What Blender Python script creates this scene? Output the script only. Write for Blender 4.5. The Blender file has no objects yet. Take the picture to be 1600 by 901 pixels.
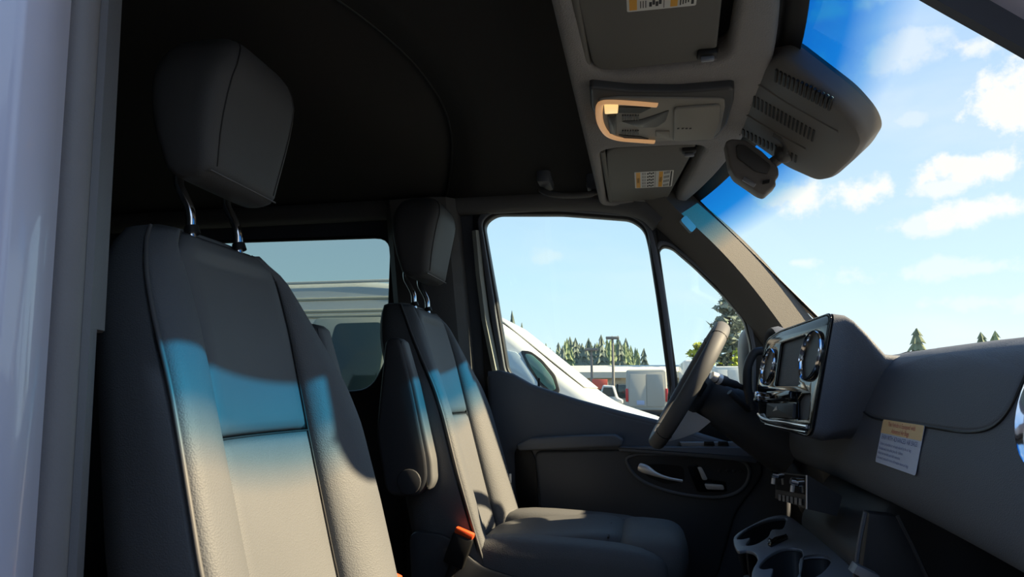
import bpy, bmesh, math, random
from mathutils import Vector, Matrix
random.seed(7)
SC = bpy.context.scene
C = SC.collection
PI = math.pi
# ------------------------------------------------------------------ camera
FPX = 1080.0
TH = math.atan(160 / FPX)                       # pitched up
PS = math.atan(207 / FPX * math.cos(TH))        # turned towards the rear of the van
CAM = Vector((0, 0, 1.40))
cd = bpy.data.cameras.new('camera'); cam = bpy.data.objects.new('camera', cd); C.objects.link(cam)
cam.location = CAM; cam.rotation_euler = (PI / 2 + TH, 0, PS)
cd.sensor_width = 36; cd.lens = FPX / 1600 * 36; cd.clip_start = 0.02; cd.clip_end = 2000
SC.camera = cam
CF = Vector((-math.sin(PS) * math.cos(TH), math.cos(PS) * math.cos(TH), math.sin(TH)))
CR = Vector((math.cos(PS), math.sin(PS), 0)); CU = CR.cross(CF)
def ray(x, y): return CF + CR * ((x - 800) / FPX) + CU * ((450.5 - y) / FPX)
def at(x, y, Y):
    v = ray(x, y); return CAM + v * (Y / v.y)
def atz(x, y, z):
    v = ray(x, y); return CAM + v * ((z - CAM.z) / v.z)
def atx(x, y, X):
    v = ray(x, y); return CAM + v * (X / v.x)
def onp(x, y, o, n):
    v = ray(x, y); return CAM + v * ((Vector(o) - CAM).dot(n) / v.dot(n))
# ------------------------------------------------------------------ light
SUN_AZ, SUN_EL = math.radians(4.0), math.radians(34)
SUN_STRENGTH, SKY_STRENGTH = 15.5, 1.20
sd = bpy.data.lights.new('sun', 'SUN'); sun = bpy.data.objects.new('sun', sd); C.objects.link(sun)
sd.energy = SUN_STRENGTH; sd.angle = math.radians(0.9); sd.color = (1.0, 0.77, 0.48)
sv = Vector((math.cos(SUN_EL) * math.cos(SUN_AZ), math.cos(SUN_EL) * math.sin(SUN_AZ), math.sin(SUN_EL)))
sun.rotation_euler = sv.to_track_quat('Z', 'Y').to_euler(); sun.location = (30, 3, 22)
vs = SC.view_settings
vs.view_transform = 'Standard'; vs.look = 'None'; vs.gamma = 1; vs.exposure = 0.0; vs.use_curve_mapping = False
def world():
    w = bpy.data.worlds.new('sky'); SC.world = w; w.use_nodes = True
    nt = w.node_tree; N = nt.nodes; L = nt.links; N.clear()
    out = N.new('ShaderNodeOutputWorld'); bg = N.new('ShaderNodeBackground'); L.new(bg.outputs[0], out.inputs[0])
    tc = N.new('ShaderNodeTexCoord'); nm = N.new('ShaderNodeVectorMath'); nm.operation = 'NORMALIZE'
    L.new(tc.outputs['Generated'], nm.inputs[0])
    sx = N.new('ShaderNodeSeparateXYZ'); L.new(nm.outputs[0], sx.inputs[0])
    rp = N.new('ShaderNodeValToRGB'); L.new(sx.outputs['Z'], rp.inputs[0])
    e = rp.color_ramp.elements
    e[0].position = 0.0; e[0].color = (.88, .96, .98, 1); e[1].position = .9; e[1].color = (.20, .42, .80, 1)
    for p, c in ((.05, (.80, .93, .98, 1)), (.15, (.66, .86, .97, 1)), (.26, (.57, .75, .93, 1)), (.42, (.46, .64, .90, 1))):
        k = e.new(p); k.color = c
    def math_(op, a, b=None, c=None):
        n = N.new('ShaderNodeMath'); n.operation = op
        for i, v in enumerate((a, b, c)):
            if v is None: continue
            if isinstance(v, (int, float)): n.inputs[i].default_value = v
            else: L.new(v, n.inputs[i])
        return n.outputs[0]
    no = N.new('ShaderNodeTexNoise'); no.inputs['Scale'].default_value = 15; no.inputs['Detail'].default_value = 7
    no.inputs['Roughness'].default_value = .62; L.new(nm.outputs[0], no.inputs['Vector'])
    wisp = N.new('ShaderNodeTexNoise'); wisp.inputs['Scale'].default_value = 3.1; wisp.inputs['Detail'].default_value = 8
    mp = N.new('ShaderNodeMapping'); mp.inputs['Scale'].default_value = (1, 1, 3.2); L.new(nm.outputs[0], mp.inputs[0]); L.new(mp.outputs[0], wisp.inputs['Vector'])
    total = None
    # each cloud: direction (read off where it stands in the sky), angular half width, half height, weight
    for px, py, a, b, wt in ((1580, 160, .070, .046, 1.0), (1510, 258, .060, .022, 1.0), (1520, 333, .055, .016, .8), (1478, 290, .035, .012, .7),
                             (1255, 305, .090, .035, .85), (1525, 72, .040, .020, .7), (1400, 85, .090, .030, .4), (1350, 5, .07, .03, .7),
                             (860, 400, .030, .012, .35), (1250, 410, .035, .010, .45), (1440, 350, .05, .014, .6), (1500, 420, .14, .016, .4), (1425, 185, .03, .012, .35), (1560, 470, .12, .014, .3)):
        d = ray(px, py).normalized()
        s = N.new('ShaderNodeVectorMath'); s.operation = 'SUBTRACT'; L.new(nm.outputs[0], s.inputs[0]); s.inputs[1].default_value = d
        m = N.new('ShaderNodeVectorMath'); m.operation = 'MULTIPLY'; L.new(s.outputs[0], m.inputs[0]); m.inputs[1].default_value = (1 / a, 1 / a, 1 / b)
        l = N.new('ShaderNodeVectorMath'); l.operation = 'LENGTH'; L.new(m.outputs[0], l.inputs[0])
        v = math_('SUBTRACT', math_('MULTIPLY_ADD', no.outputs[0], 4.2, -1.50), l.outputs['Value'])
        mr = N.new('ShaderNodeMapRange'); mr.interpolation_type = 'SMOOTHSTEP'; L.new(v, mr.inputs[0])
        mr.inputs[1].default_value = -.35; mr.inputs[2].default_value = .45; mr.inputs[4].default_value = wt
        total = mr.outputs[0] if total is None else math_('MAXIMUM', total, mr.outputs[0])
    wr = N.new('ShaderNodeMapRange'); wr.interpolation_type = 'SMOOTHSTEP'; L.new(wisp.outputs[0], wr.inputs[0])
    wr.inputs[1].default_value = .48; wr.inputs[2].default_value = .80; wr.inputs[4].default_value = .35
    total = math_('MAXIMUM', total, wr.outputs[0])
    mx = N.new('ShaderNodeMix'); mx.data_type = 'RGBA'; L.new(total, mx.inputs['Factor']); L.new(rp.outputs[0], mx.inputs[6])
    mx.inputs[7].default_value = (1.0, .95, .86, 1)
    L.new(mx.outputs[2], bg.inputs[0]); bg.inputs[1].default_value = SKY_STRENGTH
world()
# ------------------------------------------------------------------ materials
MT = {}
def mat(name, col, rough=.5, metal=0.0, grain=0.0, scale=300.0, kind='noise', spec=.5, coat=0.0, vary=.0, emit=None, es=0.0):
    m = bpy.data.materials.new(name); m.use_nodes = True; nt = m.node_tree; N = nt.nodes; L = nt.links
    b = N['Principled BSDF']; b.inputs['Base Color'].default_value = (*col, 1); b.inputs['Roughness'].default_value = rough
    b.inputs['Metallic'].default_value = metal; b.inputs['Specular IOR Level'].default_value = spec; b.inputs['Coat Weight'].default_value = coat; b.inputs['Coat Roughness'].default_value = .04
    tc = N.new('ShaderNodeTexCoord')
    if grain:
        t = N.new('ShaderNodeTexVoronoi' if kind == 'voronoi' else 'ShaderNodeTexNoise')
        t.inputs['Scale'].default_value = scale; L.new(tc.outputs['Object'], t.inputs['Vector'])
        bp = N.new('ShaderNodeBump'); bp.inputs['Strength'].default_value = grain; bp.inputs['Distance'].default_value = .001
        L.new(t.outputs[0], bp.inputs['Height']); L.new(bp.outputs[0], b.inputs['Normal'])
    if vary:
        n = N.new('ShaderNodeTexNoise'); n.inputs['Scale'].default_value = 7; n.inputs['Detail'].default_value = 5; L.new(tc.outputs['Object'], n.inputs['Vector'])
        r = N.new('ShaderNodeValToRGB'); L.new(n.outputs[0], r.inputs[0])
        r.color_ramp.elements[0].position = .3; r.color_ramp.elements[1].position = .7
        r.color_ramp.elements[0].color = (*[c * (1 - vary) for c in col], 1); r.color_ramp.elements[1].color = (*[min(1, c * (1 + vary)) for c in col], 1)
        L.new(r.outputs[0], b.inputs['Base Color'])
    if emit: b.inputs['Emission Color'].default_value = (*emit, 1); b.inputs['Emission Strength'].default_value = es
    MT[name] = m
def glass(name, tint, gloss=.05, band=False):
    m = bpy.data.materials.new(name); m.use_nodes = True; nt = m.node_tree; N = nt.nodes; L = nt.links; N.clear()
    out = N.new('ShaderNodeOutputMaterial'); mx = N.new('ShaderNodeMixShader'); tr = N.new('ShaderNodeBsdfTransparent'); gl = N.new('ShaderNodeBsdfGlossy')
    tr.inputs[0].default_value = (*tint, 1); gl.inputs['Roughness'].default_value = .02; mx.inputs[0].default_value = gloss
    L.new(tr.outputs[0], mx.inputs[1]); L.new(gl.outputs[0], mx.inputs[2]); L.new(mx.outputs[0], out.inputs[0])
    if band:
        uv = N.new('ShaderNodeUVMap'); s = N.new('ShaderNodeSeparateXYZ'); L.new(uv.outputs[0], s.inputs[0])
        r = N.new('ShaderNodeValToRGB'); L.new(s.outputs['Y'], r.inputs[0]); e = r.color_ramp.elements
        e[0].position = 0; e[0].color = (.01, .20, .56, 1); e[1].position = .185; e[1].color = (*tint, 1)
        k = e.new(.085); k.color = (.015, .27, .66, 1); k = e.new(.135); k.color = (.32, .58, .82, 1)
        L.new(r.outputs[0], tr.inputs[0])
    MT[name] = m
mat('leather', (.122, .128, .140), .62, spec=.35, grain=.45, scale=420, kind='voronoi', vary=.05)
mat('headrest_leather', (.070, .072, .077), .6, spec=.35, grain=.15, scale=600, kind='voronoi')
mat('leather_smooth', (.122, .127, .136), .58, spec=.35, grain=.12, scale=700, vary=.04)
mat('stitch', (.02, .02, .022), .6)
mat('piping', (.10, .10, .105), .5)
mat('seat_plastic', (.045, .048, .056), .45, grain=.15, scale=900)
mat('door_plastic', (.115, .130, .160), .5, grain=.2, scale=800, vary=.06)
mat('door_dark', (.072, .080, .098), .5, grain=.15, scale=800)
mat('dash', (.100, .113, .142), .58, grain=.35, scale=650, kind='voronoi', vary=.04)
mat('dash_dark', (.042, .046, .055), .5, grain=.2, scale=700)
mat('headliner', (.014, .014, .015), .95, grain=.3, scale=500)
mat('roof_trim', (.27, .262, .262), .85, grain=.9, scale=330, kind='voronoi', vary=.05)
mat('visor', (.14, .137, .127), .7, grain=.2, scale=700)
mat('console', (.26, .25, .225), .5, grain=.15, scale=900)
mat('console_dark', (.060, .061, .063), .45)
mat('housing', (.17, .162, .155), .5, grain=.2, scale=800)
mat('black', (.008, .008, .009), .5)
mat('gloss_black', (.008, .008, .010), .08, spec=.45)
mat('screen', (.015, .017, .02), .04, spec=.7, coat=1.0)
mat('chrome', (.82, .83, .85), .10, metal=1.0)
mat('satin', (.80, .81, .84), .30, metal=.2)
mat('silver_plastic', (.30, .32, .36), .38, metal=.35)
mat('rubber', (.20, .188, .195), .55, grain=.3, scale=260, vary=.08)
mat('rubber_black', (.012, .012, .013), .5)
mat('jamb_trim', (.14, .14, .155), .5, grain=.25, scale=500)
mat('pillar_trim', (.10, .10, .104), .7, grain=.4, scale=500, kind='voronoi')
mat('apillar', (.135, .128, .118), .8, grain=.5, scale=420, kind='voronoi')
mat('door_paint_sunlit', (.46, .50, .46), .4)
mat('paint', (.62, .61, .75), .35, coat=.6, vary=.03)
mat('carpet', (.012, .012, .013), .95, grain=.5, scale=300)
mat('orange', (.85, .10, .025), .4)
mat('label_white', (.72, .72, .70), .5)
mat('label_orange', (.85, .42, .05), .5)
mat('label_blue', (.62, .68, .86), .5)
mat('label_peach', (.90, .62, .30), .5)
mat('ink', (.03, .03, .035), .6)
mat('ink_blue', (.16, .20, .42), .6)
mat('lamp_lens', (.75, .55, .36), .3, emit=(1.0, .50, .20), es=.35)
mat('lamp_bulb', (.9, .7, .4), .3, emit=(1.0, .66, .26), es=.9)
mat('tag_blue', (.20, .29, .36), .4)
glass('glass_windshield', (.93, .97, .97), .035, band=True)
glass('glass_side', (.90, .97, .98), .04)
glass('glass_tinted', (.58, .66, .66), .05)
# outdoors
mat('asphalt', (.085, .083, .080), .9, vary=.12)
mat('van_white', (.62, .62, .60), .35, coat=.4)
mat('van_dark', (.03, .035, .05), .4, coat=.3)
mat('van_grey', (.40, .39, .36), .45)
mat('van_beige', (.50, .48, .40), .5)
mat('car_glass', (.03, .05, .05), .08, coat=.5)
mat('car_glass_pale', (.42, .50, .54), .12, coat=.5)
mat('car_glass_green', (.10, .20, .17), .1, coat=.5)
mat('tyre', (.02, .02, .02), .8)
mat('tail_red', (.55, .04, .04), .35)
mat('sign_red', (.65, .12, .08), .5)
mat('plate_blue', (.35, .42, .62), .5)
mat('conifer', (.19, .235, .15), .9, vary=.35)  # conifer colours lightened to stand in for distance haze
mat('conifer_light', (.25, .30, .16), .9, vary=.3)
mat('conifer_dark', (.18, .21, .17), .9, vary=.3)
mat('yellow_leaf', (.36, .40, .06), .9, vary=.3)
mat('bark', (.10, .075, .055), .9)
mat('wall_beige', (.60, .52, .40), .8, vary=.06)
mat('roof_beige', (.62, .57, .47), .7)
mat('windscreen_glare', (.55, .55, .53), .3)  # sun glare on the neighbouring van's windscreen, put into the colour
mat('pole', (.24, .22, .20), .6)
# ------------------------------------------------------------------ mesh helpers
def tag(o, label, cat, group=None, kind=None):
    if label: o['label'] = label
    if cat: o['category'] = cat
    if group: o['group'] = group
    if kind: o['kind'] = kind
    return o
def thing(name, label, cat, loc=(0, 0, 0), group=None):
    o = bpy.data.objects.new(name, None); C.objects.link(o); o.location = loc; o.empty_display_size = .05
    return tag(o, label, cat, group)
def structure(o): o['kind'] = 'structure'; return o
def link(name, me, m, parent=None, label=None):
    o = bpy.data.objects.new(name, me); C.objects.link(o)
    if m: me.materials.clear(); me.materials.append(MT[m])
    if parent:
        o.parent = parent
        off = Vector(parent.location) if parent.type == 'EMPTY' else Vector((0, 0, 0))
        o.matrix_parent_inverse = Matrix.Translation(-off)
    if label: o['label'] = label
    return o
def finish(bm, name, m, parent, smooth=True, ang=40, label=None):
    bmesh.ops.recalc_face_normals(bm, faces=bm.faces)
    me = bpy.data.meshes.new(name); bm.to_mesh(me); bm.free()
    if smooth:
        for p in me.polygons: p.use_smooth = True
        me.set_sharp_from_angle(angle=math.radians(ang))
    return link(name, me, m, parent, label)
def raw(name, verts, faces, m, parent=None, smooth=True, ang=40, label=None):
    bm = bmesh.new(); vv = [bm.verts.new(v) for v in verts]
    for f in faces:
        try: bm.faces.new([vv[i] for i in f])
        except ValueError: pass
    return finish(bm, name, m, parent, smooth, ang, label)
def loft(name, rings, m, parent=None, closed=True, cap=True, ang=50, label=None):
    n = len(rings[0]); V = [p for r in rings for p in r]; Fc = []
    for i in range(len(rings) - 1):
        for j in range(n if closed else n - 1):
            a = i * n + j; b = i * n + (j + 1) % n
            Fc.append((a, b, b + n, a + n))
    if cap and closed: Fc.append(tuple(range(n))); Fc.append(tuple(range((len(rings) - 1) * n, len(rings) * n)))
    return raw(name, V, Fc, m, parent, True, ang, label)
def grid(name, rows, m, parent=None, thick=0.0, ang=60, label=None):
    o = loft(name, rows, m, parent, closed=False, cap=False, ang=ang, label=label)
    if thick:
        md = o.modifiers.new('s', 'SOLIDIFY'); md.thickness = thick; md.offset = 0
    return o
def box(name, x0, x1, y0, y1, z0, z1, m, parent=None, bev=.006, seg=2, fn=None, label=None):
    bm = bmesh.new(); bmesh.ops.create_cube(bm, size=1)
    for v in bm.verts: v.co = ((x0 + x1) / 2 + v.co.x * (x1 - x0), (y0 + y1) / 2 + v.co.y * (y1 - y0), (z0 + z1) / 2 + v.co.z * (z1 - z0))
    if bev: bmesh.ops.bevel(bm, geom=bm.edges[:], offset=min(bev, .45 * min(abs(x1 - x0), abs(y1 - y0), abs(z1 - z0))), segments=seg, affect='EDGES', profile=.5)
    if fn:
        for v in bm.verts: v.co = fn(v.co.x, v.co.y, v.co.z)
    return finish(bm, name, m, parent, True, 35, label)
def prism(name, poly, d0, d1, m, parent=None, fn=None, bev=0.0, seg=2, label=None):
    """poly in (u, v), extruded along w from d0 to d1, then mapped by fn(u, v, w)"""
    bm = bmesh.new(); lo = [bm.verts.new((p[0], p[1], d0)) for p in poly]; hi = [bm.verts.new((p[0], p[1], d1)) for p in poly]
    n = len(poly); bm.faces.new(lo); bm.faces.new(hi)
    for i in range(n): bm.faces.new((lo[i], lo[(i + 1) % n], hi[(i + 1) % n], hi[i]))
    bmesh.ops.recalc_face_normals(bm, faces=bm.faces)
    if bev:
        es = [e for e in bm.edges if abs(e.verts[0].co.z - e.verts[1].co.z) < 1e-9]
        bmesh.ops.bevel(bm, geom=es, offset=bev, segments=seg, affect='EDGES', profile=.5)
    if fn:
        for v in bm.verts: v.co = fn(v.co.x, v.co.y, v.co.z)
    return finish(bm, name, m, parent, True, 35, label)
def plate(name, outer, holes, d0, d1, m, parent=None, fn=None, bev=0.0, label=None):
    """flat plate with holes; w runs from d0 to d1"""
    cu = bpy.data.curves.new('tmp', 'CURVE'); cu.dimensions = '2D'; cu.fill_mode = 'BOTH'
    cu.extrude = (d1 - d0) / 2 - bev; cu.bevel_depth = bev; cu.bevel_resolution = 2; cu.offset = -bev
    for poly in [outer] + list(holes):
        sp = cu.splines.new('POLY'); sp.points.add(len(poly) - 1); sp.use_cyclic_u = True
        for i, p in enumerate(poly): sp.points[i].co = (p[0], p[1], 0, 1)
    ob = bpy.data.objects.new('tmp', cu); C.objects.link(ob)
    dg = bpy.context.evaluated_depsgraph_get()
    me = bpy.data.meshes.new_from_object(ob.evaluated_get(dg)); bpy.data.objects.remove(ob); bpy.data.curves.remove(cu)
    bm = bmesh.new(); bm.from_mesh(me); bpy.data.meshes.remove(me)
    bmesh.ops.remove_doubles(bm, verts=bm.verts, dist=1e-6)
    mid = (d0 + d1) / 2
    for v in bm.verts:
        c = (v.co.x, v.co.y, v.co.z + mid)
        v.co = fn(*c) if fn else c
    return finish(bm, name, m, parent, True, 35, label)
def frame_at(p, d):
    d = d.normalized(); a = Vector((0, 0, 1)) if abs(d.z) < .9 else Vector((0, 1, 0))
    u = d.cross(a).normalized(); return u, u.cross(d).normalized()
def tube(name, pts, r, m, parent=None, seg=12, flat=1.0, label=None, closed=False):
    pts = [Vector(p) for p in pts]; rings = []; n = len(pts)
    u = None
    for i, p in enumerate(pts):
        d = (pts[(i + 1) % n] - pts[i - 1]) if closed else pts[min(i + 1, n - 1)] - pts[max(i - 1, 0)]
        d.normalize()
        if u is None: u, w = frame_at(p, d)
        else:
            u = (u - d * u.dot(d)).normalized(); w = u.cross(d).normalized()
        rr = r[i] if isinstance(r, (list, tuple)) else r
        rings.append([p + u * (rr * math.cos(2 * PI * k / seg)) + w * (rr * flat * math.sin(2 * PI * k / seg)) for k in range(seg)])
    if closed: rings.append(rings[0])
    return loft(name, rings, m, parent, cap=not closed, ang=60, label=label)
def cat(pts, n=8, closed=False):
    P = [Vector(p) for p in pts]; out = []; L = len(P)
    for i in range(L if closed else L - 1):
        if closed: a, b, c, d = P[i - 1], P[i], P[(i + 1) % L], P[(i + 2) % L]
        else: a, b, c, d = P[max(i - 1, 0)], P[i], P[i + 1], P[min(i + 2, L - 1)]
        for k in range(n):
            t = k / n
            out.append(.5 * ((2 * b) + (c - a) * t + (2 * a - 5 * b + 4 * c - d) * t * t + (3 * b - a - 3 * c + d) * t ** 3))
    if not closed: out.append(P[-1])
    return out
def rpoly(pts, r, n=5):
    """polygon with rounded corners; r may be a list"""
    out = []; L = len(pts)
    for i in range(L):
        p = Vector(pts[i]).to_2d(); a = Vector(pts[i - 1]).to_2d(); b = Vector(pts[(i + 1) % L]).to_2d()
        rr = r[i] if isinstance(r, (list, tuple)) else r
        if rr <= 0: out.append((p.x, p.y)); continue
        da = (a - p); db = (b - p); k = min(rr, .48 * da.length, .48 * db.length)
        s = p + da.normalized() * k; e = p + db.normalized() * k
        for j in range(n + 1):
            t = j / n; q = s * (1 - t) ** 2 + p * (2 * t * (1 - t)) + e * t * t; out.append((q.x, q.y))
    return out
def circle(cx, cy, r, n=28, ry=None): return [(cx + r * math.cos(2 * PI * k / n), cy + (ry or r) * math.sin(2 * PI * k / n)) for k in range(n)]
def lerp_t(tab, z):
    if z <= tab[0][0]: return tab[0][1]
    for (a, b), (c, d) in zip(tab, tab[1:]):
        if z <= c:
            t = (z - a) / (c - a); return b + (d - b) * t
    return tab[-1][1]
def smooth_t(tab, z, w=.02): return (lerp_t(tab, z - w) + 2 * lerp_t(tab, z) + lerp_t(tab, z + w)) / 4
def pillow(name, c, s, m, parent, e=.45, ez=None, rot=None, nu=28, nv=14, fn=None, label=None):
    """superellipsoid cushion"""
    ez = ez or e; sg = lambda v, p: math.copysign(abs(v) ** p, v); rings = []
    for i in range(nv + 1):
        ph = -PI / 2 + PI * i / nv; cz = max(sg(math.cos(ph), ez), 1e-4); sz = sg(math.sin(ph), ez); r = []
        for j in range(nu):
            t = 2 * PI * j / nu
            v = Vector((s[0] * cz * sg(math.cos(t), e), s[1] * cz * sg(math.sin(t), e), s[2] * sz))
            if fn: v = fn(v)
            if rot: v = rot @ v
            r.append(v + Vector(c))
        rings.append(r)
    return loft(name, rings, m, parent, ang=80, label=label)
def text(name, s, size, o, eu, ev, m, parent, align='CENTER', lift=.0006):
    cu = bpy.data.curves.new('tmp', 'FONT'); cu.body = s; cu.size = size; cu.align_x = align; cu.align_y = 'CENTER'; cu.resolution_u = 2
    ob = bpy.data.objects.new('tmp', cu); C.objects.link(ob); dg = bpy.context.evaluated_depsgraph_get()
    me = bpy.data.meshes.new_from_object(ob.evaluated_get(dg)); bpy.data.objects.remove(ob); bpy.data.curves.remove(cu)
    eu = Vector(eu).normalized(); ev = Vector(ev).normalized(); n = eu.cross(ev).normalized()
    for v in me.vertices: v.co = Vector(o) + eu * v.co.x + ev * v.co.y + n * lift
    me.name = name
    return link(name, me, m, parent)
def quad(name, o, eu, ev, u0, u1, v0, v1, m, parent, lift=.0004, t=.0003, r=0, label=None):
    """thin printed patch on a plane"""
    eu = Vector(eu).normalized(); ev = Vector(ev).normalized(); n = eu.cross(ev).normalized(); o = Vector(o)
    poly = rpoly([(u0, v0), (u1, v0), (u1, v1), (u0, v1)], r) if r else [(u0, v0), (u1, v0), (u1, v1), (u0, v1)]
    return prism(name, poly, lift, lift + t, m, parent, lambda u, v, w: o + eu * u + ev * v + n * w, label=label)
YC = 1.4775                                     # middle of the van
def mir(p): return Vector((p[0], 2 * YC - p[1], p[2]))
# ================================================================== the van's shell
def YL(z): return 2.36 - .12 * (z - 1.4)
def fL(u, v, w): return Vector((u, YL(v) - w, v))            # driver's side, w into the cabin
def fR(u, v, w): return mir(fL(u, v, w))                     # passenger's side
NL = Vector((0, 1, .12)).normalized()
def pL(px, py, w=0.0):
    p = onp(px, py, (0, YL(1.4) - w, 1.4), NL); return (p.x, p.z)
def pLs(pts, w=0.0): return [pL(a, b, w) for a, b in pts]
FLOOR = .72
DOOR = [(741, 320), (860, 316), (1000, 330), (1030, 352), (1100, 425), (1170, 500), (1206, 545), (1222, 600), (1228, 700), (1228, 1000), (775, 1000), (768, 700), (764, 583), (750, 430)]
door_poly = rpoly(pLs(DOOR), .05)
REARWIN = rpoly(pLs([(190, 380), (613, 366), (606, 560), (580, 612), (190, 640)]), [.07, .07, .03, .06, .07])
wl = structure(plate('wall_left', [(-3.7, .5), (1.0, .5), (1.0, 1.32), (.78, 1.32), (.40, 1.70), (.14, 2.0), (.05, 2.10), (-3.7, 2.14)], [rpoly(pLs([(a, b) for a, b in DOOR]), .05), REARWIN], -.05, 0, 'door_dark', None, fL))
# rear side window
w4 = structure(plate('window_4', [( p[0], p[1]) for p in rpoly(pLs([(185, 377), (618, 363), (611, 562), (583, 617), (185, 645)]), .07)], [], -.042, -.038, 'glass_tinted', None, fL))
tube('rubber_gasket', [fL(p[0], p[1], -.012) for p in REARWIN], .011, 'rubber_black', w4, 8, closed=True)
# rear, floor, front bulkhead
wr_ = structure(box('wall_rear', -3.75, -3.68, .5, 2.46, .5, 2.2, 'door_dark', None, .01))
fl = structure(box('floor', -3.7, 1.0, .50, 2.46, FLOOR - .08, FLOOR, 'carpet', None, .005))
wf = structure(box('wall_front', 1.005, 1.06, .5, 2.46, .5, 1.32, 'dash_dark', None, .01))
# passenger side: body with the door opening the photograph is taken through
OPEN_R = [(-.60, 2.02), (.02, 2.02), (.13, 1.865), (.254, 1.747), (.328, 1.68), (.47, 1.54), (.56, 1.40), (.58, .78), (-.60, .78)]
wrt = structure(plate('wall_right', [(-3.7, .5), (1.0, .5), (1.0, 1.32), (.78, 1.32), (.45, 1.68), (.20, 1.98), (.05, 2.10), (-3.7, 2.14)], [rpoly(OPEN_R, .03)], -.012, 0, 'door_dark', None, fR))
def lean(x, y, z): return Vector((x - .056 * (z - 1.5), y + .02 * (z - 1.5), z))
def upright(name, plan, zs, m, parent, closed=False, label=None, ang=40):
    return loft(name, [[lean(x, y, z) for x, y in plan] for z in zs], m, parent, closed=closed, cap=closed, ang=ang, label=label)
ZS = [.6 + .1 * i for i in range(16)]
corner = [(-.513 + .007 * math.sin(a), .468 - .007 * math.cos(a)) for a in [PI / 2 * k / 5 for k in range(6)]]
upright('body_panel', [(-3.7, .46), (-2.4, .455), (-1.2, .455), (-.56, .459)] + corner + [(-.510, .49), (-.524, .53), (-.560, .555), (-.63, .56)], ZS, 'paint', wrt, label='blue-grey painted body side')
seal_c = (-.549, .566)
upright('door_seal', [(seal_c[0] + .0185 * math.cos(2 * PI * k / 16), seal_c[1] + .0185 * math.sin(2 * PI * k / 16)) for k in range(16)], ZS, 'rubber', wrt, closed=True, label='ribbed grey rubber door seal')
upright('seal_lip', [(-.556, .583), (-.540, .584), (-.538, .592), (-.556, .600)], ZS, 'jamb_trim', wrt, closed=True)
upright('pillar_trim', [(-.56, .597), (-.541, .594), (-.545, .602), (-.553, .628), (-.575, .65), (-.66, .66), (-.66, .60)], [1.462 + .06 * i for i in range(11)], 'jamb_trim', wrt, closed=True)
upright('pillar_trim', [(-.56, .597), (-.541, .594), (-.545, .602), (-.549, .613), (-.575, .632), (-.66, .64), (-.66, .60)], [.75 + .0713 * i for i in range(11)], 'jamb_trim', wrt, closed=True)
# outer cant rail and screen pillar of the passenger side, above the open doorway
cant = [(-3.7, 2.04), (.02, 2.04), (.12, 1.915), (.235, 1.80), (.47, 1.575), (.62, 1.42), (.80, 1.40), (.50, 1.70), (.22, 2.00), (.06, 2.13), (-3.7, 2.13)]
prism('cant_rail', cant, .0, .19, 'paint', wrt, lambda u, v, w: mir(fL(u, v, -w)), .01, label='painted roof rail above the open doorway')
# the passenger door itself stands wide open, out of the picture
hinge = Vector((.58, .56, 0)); oa = math.radians(78); od = Vector((-math.cos(oa), -math.sin(oa), 0)); on_ = Vector((-od.y, od.x, 0))
fD = lambda u, v, w: hinge + od * u + on_ * w + Vector((0, 0, v))
d2 = structure(plate('door_2', rpoly([(0, .75), (1.08, .75), (1.08, 1.5), (1.02, 2.0), (.55, 2.02), (.40, 1.90), (.06, 1.55), (0, 1.35)], .05), [rpoly([(.10, 1.40), (1.0, 1.46), (.96, 1.94), (.58, 1.96), (.44, 1.86)], .04)], -.03, .03, 'paint', None, fD, .008))
prism('door_card', rpoly([(.02, .78), (1.05, .78), (1.05, 1.44), (.5, 1.38), (.05, 1.34)], .04), .03, .07, 'door_plastic', d2, fD, .012)
prism('door_card', rpoly([(.02, .78), (1.05, .78), (1.05, 1.44), (.5, 1.38), (.05, 1.34)], .04), -.07, -.03, 'paint', d2, fD, .012)
prism('pane', rpoly([(.09, 1.39), (1.01, 1.45), (.97, 1.95), (.57, 1.97), (.43, 1.87)], .04), -.003, .003, 'glass_side', d2, fD)
# ceiling: headliner in two lengths, meeting along a curved seam
def zc(y): return 2.035 + .085 * (1 - abs((y - YC) / .83) ** 3.2)
def seam_x(y): return -.475 - .20 * max(0, (abs(y - YC) - .05) / .75) ** 1.6
ys = [YC - .83 + 1.66 * k / 40 for k in range(41)]
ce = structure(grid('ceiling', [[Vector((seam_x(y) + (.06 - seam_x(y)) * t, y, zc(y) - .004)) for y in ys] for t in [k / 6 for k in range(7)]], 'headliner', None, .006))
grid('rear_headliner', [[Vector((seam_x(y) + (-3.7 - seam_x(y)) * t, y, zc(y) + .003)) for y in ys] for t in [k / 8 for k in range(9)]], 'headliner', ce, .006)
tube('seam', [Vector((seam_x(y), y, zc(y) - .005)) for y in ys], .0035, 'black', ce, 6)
box('roof_skin', -3.74, .16, .56, 2.40, 2.135, 2.16, 'paint', ce, .02)
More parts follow.
